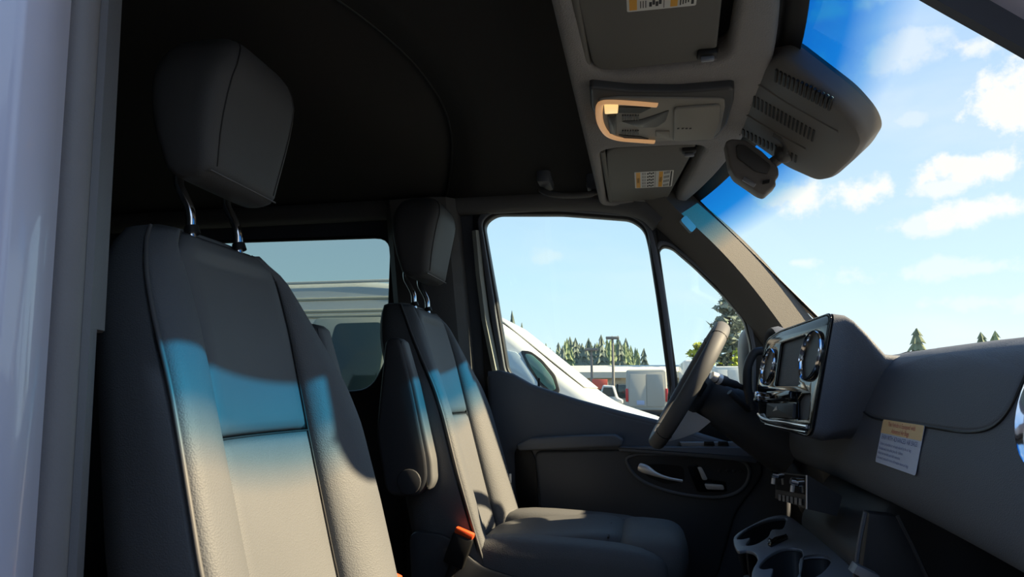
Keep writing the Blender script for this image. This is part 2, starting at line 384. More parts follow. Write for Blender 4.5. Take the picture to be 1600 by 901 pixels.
# windscreen
def Xh(y): return .275 - .115 * ((y - YC) / .77) ** 2
def W(s, t, off=0.0):
    """s -1..1 across, t 0 header .. 1 base, off into the cabin"""
    a = Vector((.275 - .115 * s * s, YC + .77 * s, 2.0)); b = Vector((.92 - .12 * s * s, YC + .86 * s, 1.30))
    return a.lerp(b, t) + Vector((-.72, 0, -.69)) * off
w3 = structure(grid('window_3', [[W(-1 + s / 16, t / 20, -.026) for s in range(33)] for t in range(21)], 'glass_windshield', None))
me = w3.data; uvl = me.uv_layers.new(name='UVMap'); co = {}
for lp in me.loops:
    k = lp.vertex_index; uvl.data[lp.index].uv = ((k % 33) / 32, (k // 33) / 20 * .95)
def strip(name, f, n, m, parent):
    return grid(name, [[f(i / n, 0) for i in range(n + 1)], [f(i / n, 1) for i in range(n + 1)]], m, parent, .002)
strip('frit_band', lambda a, b: W(-1 + 2 * a, -.075 + .092 * b, -.022), 32, 'black', w3)
strip('frit_band', lambda a, b: W(1.01 - .035 * b, a, -.022), 20, 'black', w3)
strip('frit_band', lambda a, b: W(-1.01 + .035 * b, a, -.022), 20, 'black', w3)
for px, py in ((1155, 405), (1171, 424), (1190, 441)):
    p = W(.982, 0, .006); best = min(((ray(px, py).normalized().cross((W(.982, k / 200, .006) - CAM).normalized()).length, k) for k in range(200)))
    q = W(.982, best[1] / 200, .007); box('frit_clip', q.x - .003, q.x + .003, q.y - .003, q.y + .003, q.z - .003, q.z + .003, 'satin', w3, .001)
# A pillars: door edge, ridge, windscreen edge, back
def apillar(mf, name, m, k=0.0):
    top = [at(1022, 352, 2.275), at(1034, 338, 2.215), at(1056, 326, 2.175), at(1086, 308, 2.235), at(1078, 308, 2.30), at(1030, 340, 2.33)]
    bot = [at(1190, 536, 2.325), at(1203, 524, 2.275), at(1224, 512, 2.235), at(1266, 494, 2.285), at(1256, 496, 2.35), at(1200, 530, 2.38)]
    # without the door in its frame the pillar is narrower (k)
    for L_ in (top, bot):
        e = L_[3].copy()
        for i in (0, 1, 2, 5): L_[i] = L_[i].lerp(e + (L_[i] - e) * (1 - k), 1.0)
    rings = []
    for q in range(-3, 15):
        t = q / 10.0; bow = .012 * math.sin(PI * min(max(t, 0), 1))
        rings.append([mf(a.lerp(b, t) + Vector((bow, 0, bow))) for a, b in zip(top, bot)])
    return structure(loft(name, rings, m, None, ang=25))
ap = apillar(lambda p: p, 'trim_1', 'apillar')
ap2 = apillar(mir, 'trim_2', 'pillar_trim', .45)
v = at(1073, 353, 2.20); dv = (at(1224, 512, 2.235) - at(1056, 326, 2.175)).normalized()
o_ = v + Vector((0, -.012, 0)); ev_ = Vector((.55, .35, .62)).normalized()
prism('airbag_tag', rpoly([(-.026, -.014), (.026, -.014), (.026, .014), (-.026, .014)], .008), 0, .012, 'tag_blue', ap, lambda u, w, d: o_ + dv * u + ev_ * w + dv.cross(ev_) * d, label='small pale airbag tag')
# rail above the driver's door and the B pillar behind the driver's seat
rail = cat([(-3.6, 2.26, 2.04), (-2, 2.26, 2.04), (-.9, 2.26, 2.04), (-.55, 2.262, 2.045), (-.2, 2.26, 2.04), (.0, 2.258, 2.005), (.07, 2.26, 1.95)], 6)
structure(tube('trim_3', rail, .042, 'pillar_trim', None, 14))
structure(tube('trim_4', [mir(p) for p in rail], .040, 'pillar_trim', None, 14))
bp = [(-.575, YL(1.4) - .01), (-.575, 2.285), (-.60, 2.262), (-.66, 2.25), (-.80, 2.262), (-.83, 2.30), (-.83, 2.37)]
structure(loft('trim_5', [[Vector((x + (-.075 * (z - 1.46) if z > 1.46 else 0), y - .11 * (z - 1.4), z)) for x, y in bp] for z in [.75 + .1 * i for i in range(14)]], 'pillar_trim', None, ang=30))
# ------------------------------------------------------------------ driver's door
MAIN = [(757, 350), (775, 336), (880, 336), (985, 344), (1006, 358), (1013, 385), (1028, 480), (1045, 600), (1040, 662), (960, 641), (900, 623), (830, 601), (796, 583), (778, 470)]
QUART = [(1029, 398), (1035, 385), (1050, 388), (1085, 418), (1130, 462), (1162, 500), (1172, 540), (1174, 640), (1062, 648)]
main_p = rpoly(pLs(MAIN), [.03, .03, .02, .02, .03, .03, .02, .02, .02, .02, .03, .03, .03, .02])
quar_p = rpoly(pLs(QUART), .02)
d1 = structure(plate('door_1', rpoly(pLs([(738, 316), (860, 311), (1003, 326), (1034, 348), (1104, 421), (1174, 496), (1211, 543), (1228, 600), (1234, 700), (1234, 1000), (770, 1000), (763, 700), (758, 583), (746, 430)]), .05), [main_p, quar_p], -.03, .012, 'rubber_black', None, fL, .006))
structure(plate('window_1', rpoly(pLs([(750, 345), (770, 330), (880, 330), (988, 338), (1012, 355), (1020, 385), (1036, 480), (1052, 600), (1046, 670), (960, 650), (830, 612), (790, 592), (771, 470)]), .02), [], -.012, -.008, 'glass_side', None, fL))
structure(plate('window_2', rpoly(pLs([(1024, 398), (1030, 381), (1052, 382), (1090, 414), (1135, 458), (1168, 498), (1178, 540), (1180, 645), (1056, 655)]), .02), [], -.012, -.008, 'glass_side', None, fL))
def ofs(poly, k):
    c = Vector((sum(p[0] for p in poly) / len(poly), sum(p[1] for p in poly) / len(poly)))
    out = []
    for p in poly:
        d = Vector(p) - c; out.append(tuple(c + d * (1 + k / d.length)))
    return out
plate('window_frame', ofs(main_p, .030), [ofs(main_p, .009)], .0, .024, 'door_plastic', d1, fL, .005)
plate('window_frame', ofs(quar_p, .022), [ofs(quar_p, .006)], .0, .020, 'door_plastic', d1, fL, .005)
# painted door edge, its colour paled to stand in for the sunlit strip
loft('door_edge', [[fL(a[0] - .024, a[1], .020), fL(a[0] - .008, a[1], .030), fL(a[0] + .004, a[1], .018), fL(a[0] - .008, a[1], .0)] for a in pLs([(750, 362), (756, 430), (765, 500), (782, 582)])], 'door_paint_sunlit', d1, label='painted rear edge of the door frame, paled as if sunlit')
bar = pLs([(1019, 362), (1023, 395), (1038, 500), (1053, 612), (1056, 664)])
tube('division_bar', [fL(a, b, .012) for a, b in bar], .0165, 'rubber_black', d1, 10, .7)
# door card
CARD = [(760, 584), (778, 580), (800, 586), (830, 603), (900, 626), (970, 645), (1035, 661), (1100, 682), (1180, 705), (1235, 730), (1240, 1000), (776, 1000), (768, 700)]
prism('upper_trim', rpoly(pLs(CARD, .06), .02), .0, .07, 'door_plastic', d1, fL, .016, 3)
tube('window_sill', [fL(a, b, .055) for a, b in pLs([(764, 586), (780, 584), (800, 589), (830, 606), (900, 629), (970, 648), (1035, 664), (1100, 685), (1170, 706)], .055)], .014, 'door_plastic', d1, 10)
tube('lock_pin', [fL(*pL(842, 612, .035), .035), fL(*pL(842, 590, .035), .035)], .0042, 'black', d1, 8)
arm = pLs([(808, 694), (830, 683), (900, 679), (962, 678), (974, 686), (972, 696), (900, 699), (812, 703)], .10)
prism('armrest', rpoly(arm, .008), .05, .125, 'door_plastic', d1, fL, .007, 3)
prism('map_pocket', rpoly(pLs([(804, 700), (828, 697), (838, 720), (842, 800), (812, 800), (806, 760)], .075), .02), .07, .078, 'black', d1, fL, .003)
prism('lower_panel', rpoly(pLs([(834, 704), (985, 702), (1185, 712), (1195, 740), (1150, 800), (1120, 905), (848, 905), (842, 770)], .08), .03), .05, .084, 'door_dark', d1, fL, .010, 3)
prism('ledge', rpoly(pLs([(965, 697), (1160, 697), (1185, 712), (1180, 722), (1100, 714), (968, 704)], .09), .004), .06, .112, 'door_plastic', d1, fL, .005)
# window switches on the ledge
prism('switch_plate', pLs([(1062, 690), (1150, 690), (1168, 700), (1066, 700)], .09), .06, .10, 'silver_plastic', d1, fL, .003)
for x in (1100, 1122): prism('window_switch', pLs([(x, 689), (x + 15, 689), (x + 17, 696), (x, 696)], .1), .098, .106, 'black', d1, fL, .002)
# handle bowl
bowl = [(979, 718), (990, 711), (1010, 709), (1080, 711), (1150, 717), (1170, 730), (1168, 752), (1150, 770), (1115, 777), (1060, 771), (1015, 757), (990, 740)]
bowl_c = [(p.x, p.y) for p in cat([Vector((*pL(a, b, .09), 0)) for a, b in bowl], 4, True)]
tube('bowl_rim', [fL(a, b, .086) for a, b in bowl_c], .0065, 'door_plastic', d1, 8, closed=True)
bw = prism('handle_bowl', ofs(bowl_c, -.006), .075, .0875, 'dash_dark', d1, fL)
prism('handle_recess', rpoly(pLs([(1000, 726), (1030, 724), (1068, 728), (1070, 752), (1040, 756), (1010, 744)], .088), .015), .087, .0885, 'black', d1, fL)
hl = [at(999, 729, 2.262), at(1012, 734, 2.252), at(1026, 741, 2.248), at(1045, 747, 2.250), at(1066, 751, 2.262)]
tube('door_handle', cat(hl, 6), [.0045 + .0095 * math.exp(-((k / 24 - .15) / .3) ** 2) for k in range(25)], 'satin', d1, 12, 1.0, label='curved silver door handle')
sp_ = prism('seat_switch_panel', rpoly(pLs([(1073, 727), (1090, 725), (1104, 748), (1134, 752), (1136, 768), (1090, 768)], .089), .008), .087, .091, 'gloss_black', d1, fL, .001)
prism('seat_switch', rpoly(pLs([(1089, 729), (1096, 729), (1106, 749), (1098, 750)], .095), .006), .090, .101, 'satin', d1, fL, .003, label='silver backrest switch')
prism('seat_switch', rpoly(pLs([(1100, 755), (1130, 757), (1132, 765), (1104, 764)], .095), .006), .090, .101, 'satin', d1, fL, .003, label='silver cushion switch')
for x in (1124, 1136, 1147, 1158):
    prism('memory_button', [(a, b) for a, b in circle(*pL(x, 735 + (x - 1124) * .04, .089), .006, 10)], .087, .0905, 'seat_plastic', d1, fL, .0015)
# grab handle on the headliner above the door
gh = thing('grab_handle', 'dark fold-up grab handle on the headliner above the driver window', 'grab handle', (-.22, 2.17, 2.0))
tube('grip', cat([at(845, 296, 2.14), at(860, 303, 2.12), at(890, 305, 2.12), at(922, 303, 2.12), at(930, 298, 2.14)], 5), .010, 'pillar_trim', gh, 10)
box('mount', *(lambda p: (p.x - .022, p.x + .022, p.y - .05, p.y + .06, p.z - .02, p.z + .05))(at(852, 282, 2.12)), 'door_dark', gh, .012)
box('mount', *(lambda p: (p.x - .02, p.x + .02, p.y - .02, p.y + .07, p.z - .015, p.z + .05))(at(926, 290, 2.13)), 'door_dark', gh, .012)
# ================================================================== seats
T_XC = [(.98, -.475), (1.14, -.520), (1.333, -.572), (1.5, -.615), (1.572, -.638), (1.61, -.652), (1.64, -.680)]
T_XP = [(.98, -.425), (1.19, -.488), (1.34, -.531), (1.408, -.558), (1.55, -.638), (1.605, -.668), (1.64, -.70)]
T_CR = [(.98, .024), (1.2, .022), (1.35, .018), (1.5, .014), (1.56, .011), (1.64, .004)]
T_W = [(.98, .248), (1.1, .260), (1.2, .266), (1.34, .261), (1.41, .250), (1.50, .224), (1.555, .203), (1.59, .184), (1.615, .165), (1.628, .148), (1.64, .125)]
T_TH = [(.98, .19), (1.2, .17), (1.4, .145), (1.53, .115), (1.60, .09), (1.64, .06)]
def s_(tab, z): return smooth_t(tab, z, .018)
def ui_(z): return min(.137, s_(T_W, z) - .040)
def front(u, z):
    a = abs(u); xc, xp, cr, w, ui = s_(T_XC, z), s_(T_XP, z), s_(T_CR, z), s_(T_W, z), ui_(z)
    if a <= ui: return xc - .012 * (1 - (a / ui) ** 2) * (1 if z < 1.6 else 0)
    s = (a - ui) / (w - ui); base = xc + (xp - xc) * s; hump = cr
    return base + hump * math.sin(PI * s ** .85) ** .9
def dip(e, w=.016):           # 0 at a seam, 1 inside the panel
    e = min(max(e / w, 0), 1); return math.sin(e * PI / 2) ** .8
def build_seat(name, label, dx, yc, inner, tilt_label=None):
    """inner: +1 when the middle of the van lies towards +y"""
    t = thing(name, label, 'car seat', (dx - .25, yc, FLOOR))
    S = lambda x, u, z: Vector((x + dx, yc + u, z))
    # core of the backrest: sides and back
    rings = []
    for i in range(27):
        z = .98 + .66 * i / 26; w = s_(T_W, z); th = s_(T_TH, z); xp = s_(T_XP, z); r = []
        for k in range(17): u = w * (1 - 2 * k / 16); r.append(S(front(u, z) - .014, u * .995, z))
        for a, b in ((.10, .998), (.3, .990), (.6, .965), (.85, .92), (1.0, .80), (1.06, .5), (1.08, 0)): r.append(S(xp - th * a, -w * b, z))
        for a, b in ((1.06, .5), (1.0, .80), (.85, .92), (.6, .965), (.3, .990), (.10, .998)): r.append(S(xp - th * a, w * b, z))
        rings.append(r)
    top = rings[-1]; c = sum(top, Vector()) / len(top)
    for k, h in ((.85, .006), (.55, .010), (.15, .011)): rings.append([c + (p - c) * k + Vector((0, 0, h)) for p in top])
    core = loft('backrest', rings, 'leather', t, ang=70)
    # panels over the front
    def panel(nm, ufun, z0, z1, m, nu=14, nv=30, inside=.004):
        rows = []
        for j in range(nv + 1):
            z = z0 + (z1 - z0) * j / nv; a, b = ufun(z); row = []
            for i in range(nu + 1):
                q = i / nu; u = a + (b - a) * q
                e = min(abs(b - a) * min(q, 1 - q), (z - z0) if nm != 'side_bolster' else 9, (z1 - z) if nm != 'side_bolster' else 9)
                row.append(S(front(u, z) - .009 + (inside + .009) * dip(e), u, z))
            rows.append(row)
        return grid(nm, rows, m, t, .004, 80)
    panel('upper_panel', lambda z: (-ui_(z) + .001, ui_(z) - .001), 1.334, 1.637, 'leather_smooth')
    panel('lower_panel', lambda z: (-ui_(z) + .001, ui_(z) - .001), .99, 1.332, 'leather')
    for sg in (-1, 1):
        panel('side_bolster', lambda z: (sg * (ui_(z) + .001), sg * (s_(T_W, z) - .001)), .985, 1.637, 'leather', 14, 44)
        zz = [.985 + .652 * k / 50 for k in range(51)]
        tube('piping', [S(front(sg * s_(T_W, z), z) - .0035, sg * s_(T_W, z) * 1.002, z) for z in zz], .0032, 'piping', core, 8)
        tube('stitching', [S(front(sg * ui_(z), z) - .004, sg * ui_(z), z) for z in zz], .0016, 'stitch', core, 6)
    tube('stitching', [S(front(u, 1.333) - .0045, u, 1.333) for u in [-.135 + .27 * k / 16 for k in range(17)]], .0016, 'stitch', core, 6)
    # headrest
    HF = [(1.722, -.655), (1.728, -.638), (1.74, -.631), (1.80, -.622), (1.86, -.610), (1.90, -.602), (1.93, -.604), (1.95, -.618), (1.962, -.64), (1.968, -.67)]
    HB = [(1.722, -.690), (1.728, -.705), (1.74, -.718), (1.80, -.738), (1.86, -.748), (1.90, -.748), (1.93, -.742), (1.95, -.73), (1.962, -.71), (1.968, -.68)]
    HW = [(1.722, .090), (1.728, .100), (1.74, .105), (1.80, .117), (1.84, .121), (1.88, .119), (1.91, .111), (1.93, .100), (1.95, .083), (1.962, .062), (1.968, .03)]
    hr = []
    zs = [1.722, 1.725, 1.73, 1.74, 1.76, 1.79, 1.82, 1.85, 1.88, 1.90, 1.92, 1.935, 1.948, 1.956, 1.962, 1.966, 1.968]
    pw = lambda v, e: math.copysign(abs(v) ** e, v)
    for z in zs:
        f, b, w = lerp_t(HF, z), lerp_t(HB, z), lerp_t(HW, z); cx = (f + b) / 2; hx = (f - b) / 2
        hr.append([S(cx + hx * pw(math.cos(a), .42), w * pw(math.sin(a), .36), z) for a in [2 * PI * k / 48 for k in range(48)]])
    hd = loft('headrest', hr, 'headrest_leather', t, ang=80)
    for sg in (-1, 1):
        pts = []
        for z in zs[3:15]:
            f, w = lerp_t(HF, z), lerp_t(HW, z); b = lerp_t(HB, z)
            a = .52; cx = (f + b) / 2; hx = (f - b) / 2
            pts.append(S(cx + hx * math.cos(a) ** .42 + .0002, sg * (w * math.sin(a) ** .36 + .0002), z))
        tube('seam', pts, .0014, 'stitch', hd, 6)
    tube('seam', [S(lerp_t(HF, 1.731) + .0, u, 1.731) for u in [-.095 + .19 * k / 12 for k in range(13)]], .0014, 'piping', hd, 6)
    for u in (-.064, .064):
        tube('headrest_post', cat([S(-.680, u, 1.61), S(-.684, u, 1.645), S(-.687, u, 1.675), S(-.699, u, 1.700), S(-.711, u, 1.722), S(-.712, u, 1.75)], 6), .0076, 'chrome', t, 12, label='bent chrome headrest post')
        tube('post_sleeve', [S(-.681, u, 1.640), S(-.684, u, 1.652)], [.012, .0105], 'black', t, 12)
    # folded armrest on the inner side
    y0, y1 = inner * .262, inner * .318
    ap_ = rpoly([(-.672, 1.530), (-.632, 1.534), (-.600, 1.42), (-.556, 1.235), (-.552, 1.185), (-.575, 1.150), (-.660, 1.148), (-.690, 1.30)], .03)
    ar = prism('armrest', ap_, min(y0, y1), max(y0, y1), 'seat_plastic', t, lambda u, v, w: S(u, w, v), .011, 3)
    prism('front_pad', rpoly([(-.640, 1.528), (-.626, 1.524), (-.592, 1.42), (-.545, 1.235), (-.541, 1.185), (-.556, 1.160), (-.572, 1.19), (-.612, 1.38)], .012), min(y0, y1) + .004, max(y0, y1) - .004, 'leather_smooth', ar, lambda u, v, w: S(u, w, v), .008, 3)
    yy = y1 + inner * .002
    prism('pivot_cap', circle(-.600, 1.185, .030, 20), min(yy - .004, yy + .004), max(yy - .004, yy + .004), 'seat_plastic', ar, lambda u, v, w: S(u, w, v), .003)
    # cushion
    bend = lambda v: Vector((v.x, v.y, v.z - .012 * math.cos(v.y / .15 * 1.2) - .05 * v.x * v.x))
    pillow('cushion', (dx - .29, yc, .985), (.205, .165, .070), 'leather_smooth', t, .42, .5, Matrix.Rotation(-.09, 3, 'Y'), fn=bend)
    pillow('thigh_support', (dx - .033, yc, .984), (.092, .190, .066), 'leather', t, .5, .6, Matrix.Rotation(.06, 3, 'Y'))
    for sg in (-1, 1):
        pillow('cushion_bolster', (dx - .245, yc + sg * .198, .972), (.250, .060, .072), 'leather', t, .5, .6, Matrix.Rotation(.05, 3, 'Y'))
    tube('stitching', [Vector((dx - .138, yc + u, 1.046 - .25 * u * u)) for u in [-.15 + .3 * k / 10 for k in range(11)]], .003, 'stitch', t, 6)
    # base and shroud
    prism('side_shroud', rpoly([(-.62, 1.06), (-.52, 1.055), (-.44, .985), (-.30, .955), (-.02, .940), (.02, .90), (.0, .80), (-.60, .80)], .03), -.262, -.238, 'seat_plastic', t, lambda u, v, w: S(u, w, v), .007)
    prism('side_shroud', rpoly([(-.62, 1.06), (-.52, 1.055), (-.44, .985), (-.30, .955), (-.02, .940), (.02, .90), (.0, .80), (-.60, .80)], .03), .238, .262, 'seat_plastic', t, lambda u, v, w: S(u, w, v), .007)
    box('seat_pan', dx - .55, dx + .0, yc - .24, yc + .24, .86, .93, 'seat_plastic', t, .02)
    box('seat_base', dx - .50, dx - .06, yc - .20, yc + .20, FLOOR, .88, 'seat_plastic', t, .015)
    tube('adjuster_lever', [S(-.50, inner * .268, .90), S(-.455, inner * .272, .905), S(-.44, inner * .272, .89)], .009, 'satin' if inner < 0 else 'seat_plastic', t, 8, .6)
    # buckle
    bx, by = dx - .475, yc + inner * .275
    rot = Matrix.Rotation(.35, 3, 'Y')
    fb = lambda u, v, w: rot @ Vector((u, v, w)) + Vector((bx, by, 1.058))
    bk = box('belt_buckle', -.026, .026, -.011, .011, -.075, .0, 'black', t, .006, 2, fb)
    box('release_button', -.024, .024, -.010, .010, -.002, .013, 'orange', bk, .004, 2, fb, label='red-orange release button')
    tube('buckle_stalk', [fb(0, 0, -.07), fb(0, 0, -.16)], .010, 'black', t, 8)
    return t
ps_ = build_seat('front_seat', 'near passenger seat of dark leather with tall headrest on chrome posts', 0.0, 1.0, 1)
ds_ = build_seat('front_seat', 'driver seat of dark leather beyond the passenger seat, facing the steering wheel', .04, 1.95, -1)
p = at(797, 747, 2.18); box('care_tag', p.x - .003, p.x + .004, p.y - .004, p.y + .004, p.z - .014, p.z + .014, 'label_white', ds_, .001, label='small white fabric tag')
# ================================================================== dashboard
PROF = [(.70, 1.02), (.60, 1.10), (.50, 1.175), (.42, 1.212), (.375, 1.222), (.350, 1.233), (.339, 1.250), (.336, 1.275), (.342, 1.315), (.354, 1.355), (.369, 1.40), (.386, 1.437), (.408, 1.457), (.45, 1.468), (.56, 1.471), (.70, 1.455), (.86, 1.37), (.97, 1.27)]
PC = cat([(a, 0, b) for a, b in PROF], 4)
def D(y, k, off=0.0):
    """point on the dash skin; k index along the profile, off outwards"""
    k = min(max(k, 0), len(PC) - 1); i = min(int(k), len(PC) - 2); f = k - i
    p = PC[i].lerp(PC[i + 1], f); tg = (PC[i + 1] - PC[i]).normalized(); n = Vector((-tg.z, 0, tg.x))
    d = (y - YC) / .85; bow = -.018 * d * d
    q = p + n * off
    return Vector((q.x + bow + .018, y, q.z - .012 * abs(d) ** 3))
def kz(z, lo=24, hi=56):
    return min(range(lo * 10, hi * 10), key=lambda k: abs(D(1.0, k / 10).z - z)) / 10
da = thing('dashboard', 'dark grey moulded dashboard running under the windscreen', 'dashboard', (.6, YC, FLOOR))
dys = [.625 + (2.33 - .625) * i / 44 for i in range(45)]
dsk = loft('dash_body', [[D(y, k) for k in range(len(PC))] + [Vector((.97, y, 1.02))] for y in dys], 'dash', da, ang=60)
# airbag cover: rounded patch a little proud of the skin
def patch(name, y0, y1, k0, k1, r, m, parent, lift=.0008, edge=.004, label=None):
    cy, ck = (y0 + y1) / 2, (k0 + k1) / 2; hy = (y1 - y0) / 2; hk = (k1 - k0) / 2; N = 72; rings = []
    sq = lambda v, e: math.copysign(abs(v) ** e, v)
    for s, l in ((1.0, -.002), (.985, lift * .6), (.965, lift), (.8, lift), (.6, lift), (.4, lift), (.2, lift), (.02, lift)):
        rings.append([D(cy + hy * s * sq(math.cos(2 * PI * j / N), r), ck + hk * s * sq(math.sin(2 * PI * j / N), r), l) for j in range(N)])
    return loft(name, rings, m, parent, ang=70, label=label)
ab = patch('airbag_cover', .80, 1.355, kz(1.354), kz(1.354) + 22, .35, 'dash', da)
N = 72; cy, hy = (.80 + 1.355) / 2, (1.355 - .80) / 2; k0 = kz(1.354); ck, hk = k0 + 11, 11
sq = lambda v, e: math.copysign(abs(v) ** e, v)
tube('seam', [D(cy + hy * 1.006 * sq(math.cos(2 * PI * j / N), .35), ck + hk * 1.012 * sq(math.sin(2 * PI * j / N), .35), .0008) for j in range(N)], .0016, 'black', da, 6, closed=True)
# warning label on the dash
kA, kB = kz(1.290), kz(1.352)
So = D(1.105, (kA + kB) / 2, .0012); Sev = (D(1.105, kB) - D(1.105, kA)).normalized(); Seu = Vector((0, -1, 0)) # reads left to right
Seu = (D(1.02, kA) - D(1.19, kA)).normalized()
sh = -.10
skew = lambda u, v: So + Seu * (u) + Sev * v
Sn = Seu.cross(Sev)
LW, LH = .086, .0335
lab = prism('warning_label', rpoly([(-LW, -LH), (LW, -LH), (LW, LH), (-LW, LH)], .004), .0, .0006, 'label_blue', da, lambda u, v, w: skew(u, v) + Sn * w, label='white and orange airbag warning label')
prism('label_header', rpoly([(-LW, .0125), (LW, .0125), (LW, LH), (-LW, LH)], [0, 0, .004, .004]), .0006, .0009, 'label_peach', lab, lambda u, v, w: skew(u, v) + Sn * w)
for s, sz, v, al, u in (('This Vehicle is Equipped with', .0098, .0272, 'CENTER', 0), ('Advanced Air Bags', .0098, .0178, 'CENTER', 0), ):
    text('label_text', s, sz, skew(u, v), Seu, Sev, 'sign_red', lab, al, .0012)
text('label_text', 'EVEN WITH ADVANCED AIR BAGS', .0098, skew(0, .0065), Seu, Sev, 'ink_blue', lab, 'CENTER', .0012)
for i, s in enumerate(('Children can be killed or seriously injured by the air bag.', 'The back seat is the safest place for children.', 'Always use seat belts and child restraints.', "See owner's manual for more information about air bags.")):
    text('label_text', s, .0060, skew(-LW + .006, -.0035 - i * .0072), Seu, Sev, 'ink_blue', lab, 'LEFT', .0012)
# round air vent at the passenger end
vt = thing('air_vent', 'round turbine air vent with chrome ring at the right end of the dashboard', 'air vent', (.34, .70, 1.375))
vO = D(.70, kz(1.392), .004); vev = (D(.70, kz(1.376) + 1) - D(.70, kz(1.376) - 1)).normalized(); veu = Vector((0, 1, 0)); vn = vev.cross(veu).normalized()
if vn.x > 0: vn = -vn
V_ = lambda r, a, h: vO + veu * (r * math.cos(a)) + vev * (r * math.sin(a)) + vn * h
AA = [2 * PI * k / 40 for k in range(40)]
loft('vent_ring', [[V_(r, a, h) for a in AA] for r, h in ((.0640, -.004), (.0650, .005), (.0630, .009), (.0605, .006), (.0595, -.004), (.0595, -.02))], 'chrome', vt, cap=False, ang=60, label='chrome rim')
loft('vent_cup', [[V_(r, a, h) for a in AA] for r, h in ((.0600, -.001), (.052, -.016), (.02, -.02), (.002, -.022))], 'dash_dark', vt, ang=60)
for k in range(10):
    a = 2 * PI * k / 10 + .15
    tube('vane', [V_(.012, a, .0), V_(.030, a + .1, .002), V_(.058, a + .2, -.002)], [.0022, .0028, .0034], 'satin', vt, 8, .6)
loft('hub', [[V_(r, a, h) for a in AA] for r, h in ((.014, -.01), (.014, .004), (.010, .008), (.001, .009))], 'gloss_black', vt, ang=60)
# ------------------------------------------------------------------ infotainment unit
IA = Vector((.287, 1.290, 1.318)); ieu = Vector((-.055, .39, 0)).normalized(); iev = Vector((.05, 0, .215)).normalized(); inn = -(ieu.cross(iev)).normalized()
I = lambda u, v, w: IA + ieu * u + iev * v + inn * w
def ip(px, py, w=0.0):
    p = onp(px, py, IA + inn * w, inn) - IA
    g = ieu.dot(iev); a, b = p.dot(ieu), p.dot(iev); return ((a - b * g) / (1 - g * g), (b - a * g) / (1 - g * g))
un = thing('infotainment_unit', 'glossy black centre display unit with screen and two round chrome vents', 'car display', (.40, 1.48, 1.31))
face = [ip(1301, 490), ip(1268, 681), ip(1190, 657), ip(1186, 600), ip(1199, 533), ip(1218, 520)]
fr = rpoly(face, [.02, .02, .02, .02, .03, .03], 5)
v1c, v1r = ip(1271, 556), .047
v2c, v2r = ip(1204, 573), .040
scr = rpoly([ip(1262, 524), ip(1250, 603), ip(1214, 603), ip(1223, 537)], .006)
slot = rpoly([ip(1270, 616), ip(1266, 655), ip(1249, 655), ip(1249, 626), ip(1256, 617)], .006)
plate('bezel', fr, [circle(*v1c, v1r), circle(*v2c, v2r), scr, slot], -.012, .004, 'gloss_black', un, I, .003, label='glossy black bezel')
tube('chrome_edge', [I(u, v, .002) for u, v in ofs(fr, .0022)], .0022, 'gloss_black', un, 8, closed=True, label='thin glossy edge')
rear = [Vector((.43, 1.262, 1.462)), Vector((.36, 1.335, 1.315)), Vector((.36, 1.70, 1.315)), Vector((.40, 1.74, 1.36)), Vector((.43, 1.74, 1.45)), Vector((.43, 1.70, 1.47))]
n6 = len(fr); rp = []
rr = rpoly([(p.y, p.z) for p in rear], .03, 5)
for (u, v), (y, z) in zip(fr, rr):
    x = .345 + .06 * (z - 1.30) / .16
    rp.append(Vector((x, y, z)))
rings = [[I(u, v, -.002) for u, v in ofs(fr, .006)], [I(u, v, -.022) for u, v in ofs(fr, .009)]]
last = [I(u, v, -.022) for u, v in ofs(fr, .009)]
mid = [a.lerp(b, .55) + Vector((0, 0, .006 if a.z > 1.45 else 0)) for a, b in zip(last, rp)]
rings += [[a.lerp(b, .22) + Vector((0, 0, .006 if a.z > 1.45 else 0)) for a, b in zip(last, rp)], mid, rp, [b + Vector((.12, 0, -.012)) for b in rp]]
loft('shroud', rings, 'dash', un, ang=50)
prism('backing', fr, -.03, -.028, 'black', un, I)
prism('screen', scr, -.012, -.004, 'screen', un, I, label='dark touch screen')
for (cu_, cv_), r in ((v1c, v1r), (v2c, v2r)):
    vv_ = loft('round_vent', [[I(cu_ + q * math.cos(a), cv_ + q * math.sin(a), h) for a in AA] for q, h in ((r * 1.01, .001), (r * 1.02, .007), (r * .985, .010), (r * .95, .007), (r * .94, -.01))], 'chrome', un, cap=False, ang=60, label='chrome vent ring')
    loft('vent_cup', [[I(cu_ + q * math.cos(a), cv_ + q * math.sin(a), h) for a in AA] for q, h in ((r * .95, .002), (r * .9, -.016), (r * .3, -.02), (.001, -.02))], 'dash_dark', vv_, ang=60)
    for k in range(8):
        a = 2 * PI * k / 8
        tube('vane', [I(cu_ + r * .25 * math.cos(a), cv_ + r * .25 * math.sin(a), .0), I(cu_ + r * .87 * math.cos(a + .2), cv_ + r * .87 * math.sin(a + .2), -.002)], [.002, .003], 'dash_dark', vv_, 6, .6)
prism('control_bar', rpoly([ip(1247, 612), ip(1246, 628), ip(1206, 628), ip(1209, 613)], .006), .0, .016, 'gloss_black', un, I, .003)
prism('switch_block', rpoly([ip(1248, 631), ip(1246, 655), ip(1204, 652), ip(1205, 631)], .003), -.002, .010, 'dash_dark', un, I, .002)
prism('hazard_switch', [ip(1222, 636), ip(1216, 644), ip(1223, 642)], .010, .0115, 'label_white', un, I, label='white symbol on the switch')
pb = [ip(1268, 668), ip(1235, 662), ip(1200, 656), ip(1190, 648)]
tube('chrome_strip', cat([I(u, v, .007) for u, v in pb], 5), .0035, 'chrome', un, 8)
pb = [ip(1264, 676), ip(1235, 671), ip(1200, 663)]
tube('chrome_strip', cat([I(u, v, .005) for u, v in pb], 5), .002, 'chrome', un, 8)
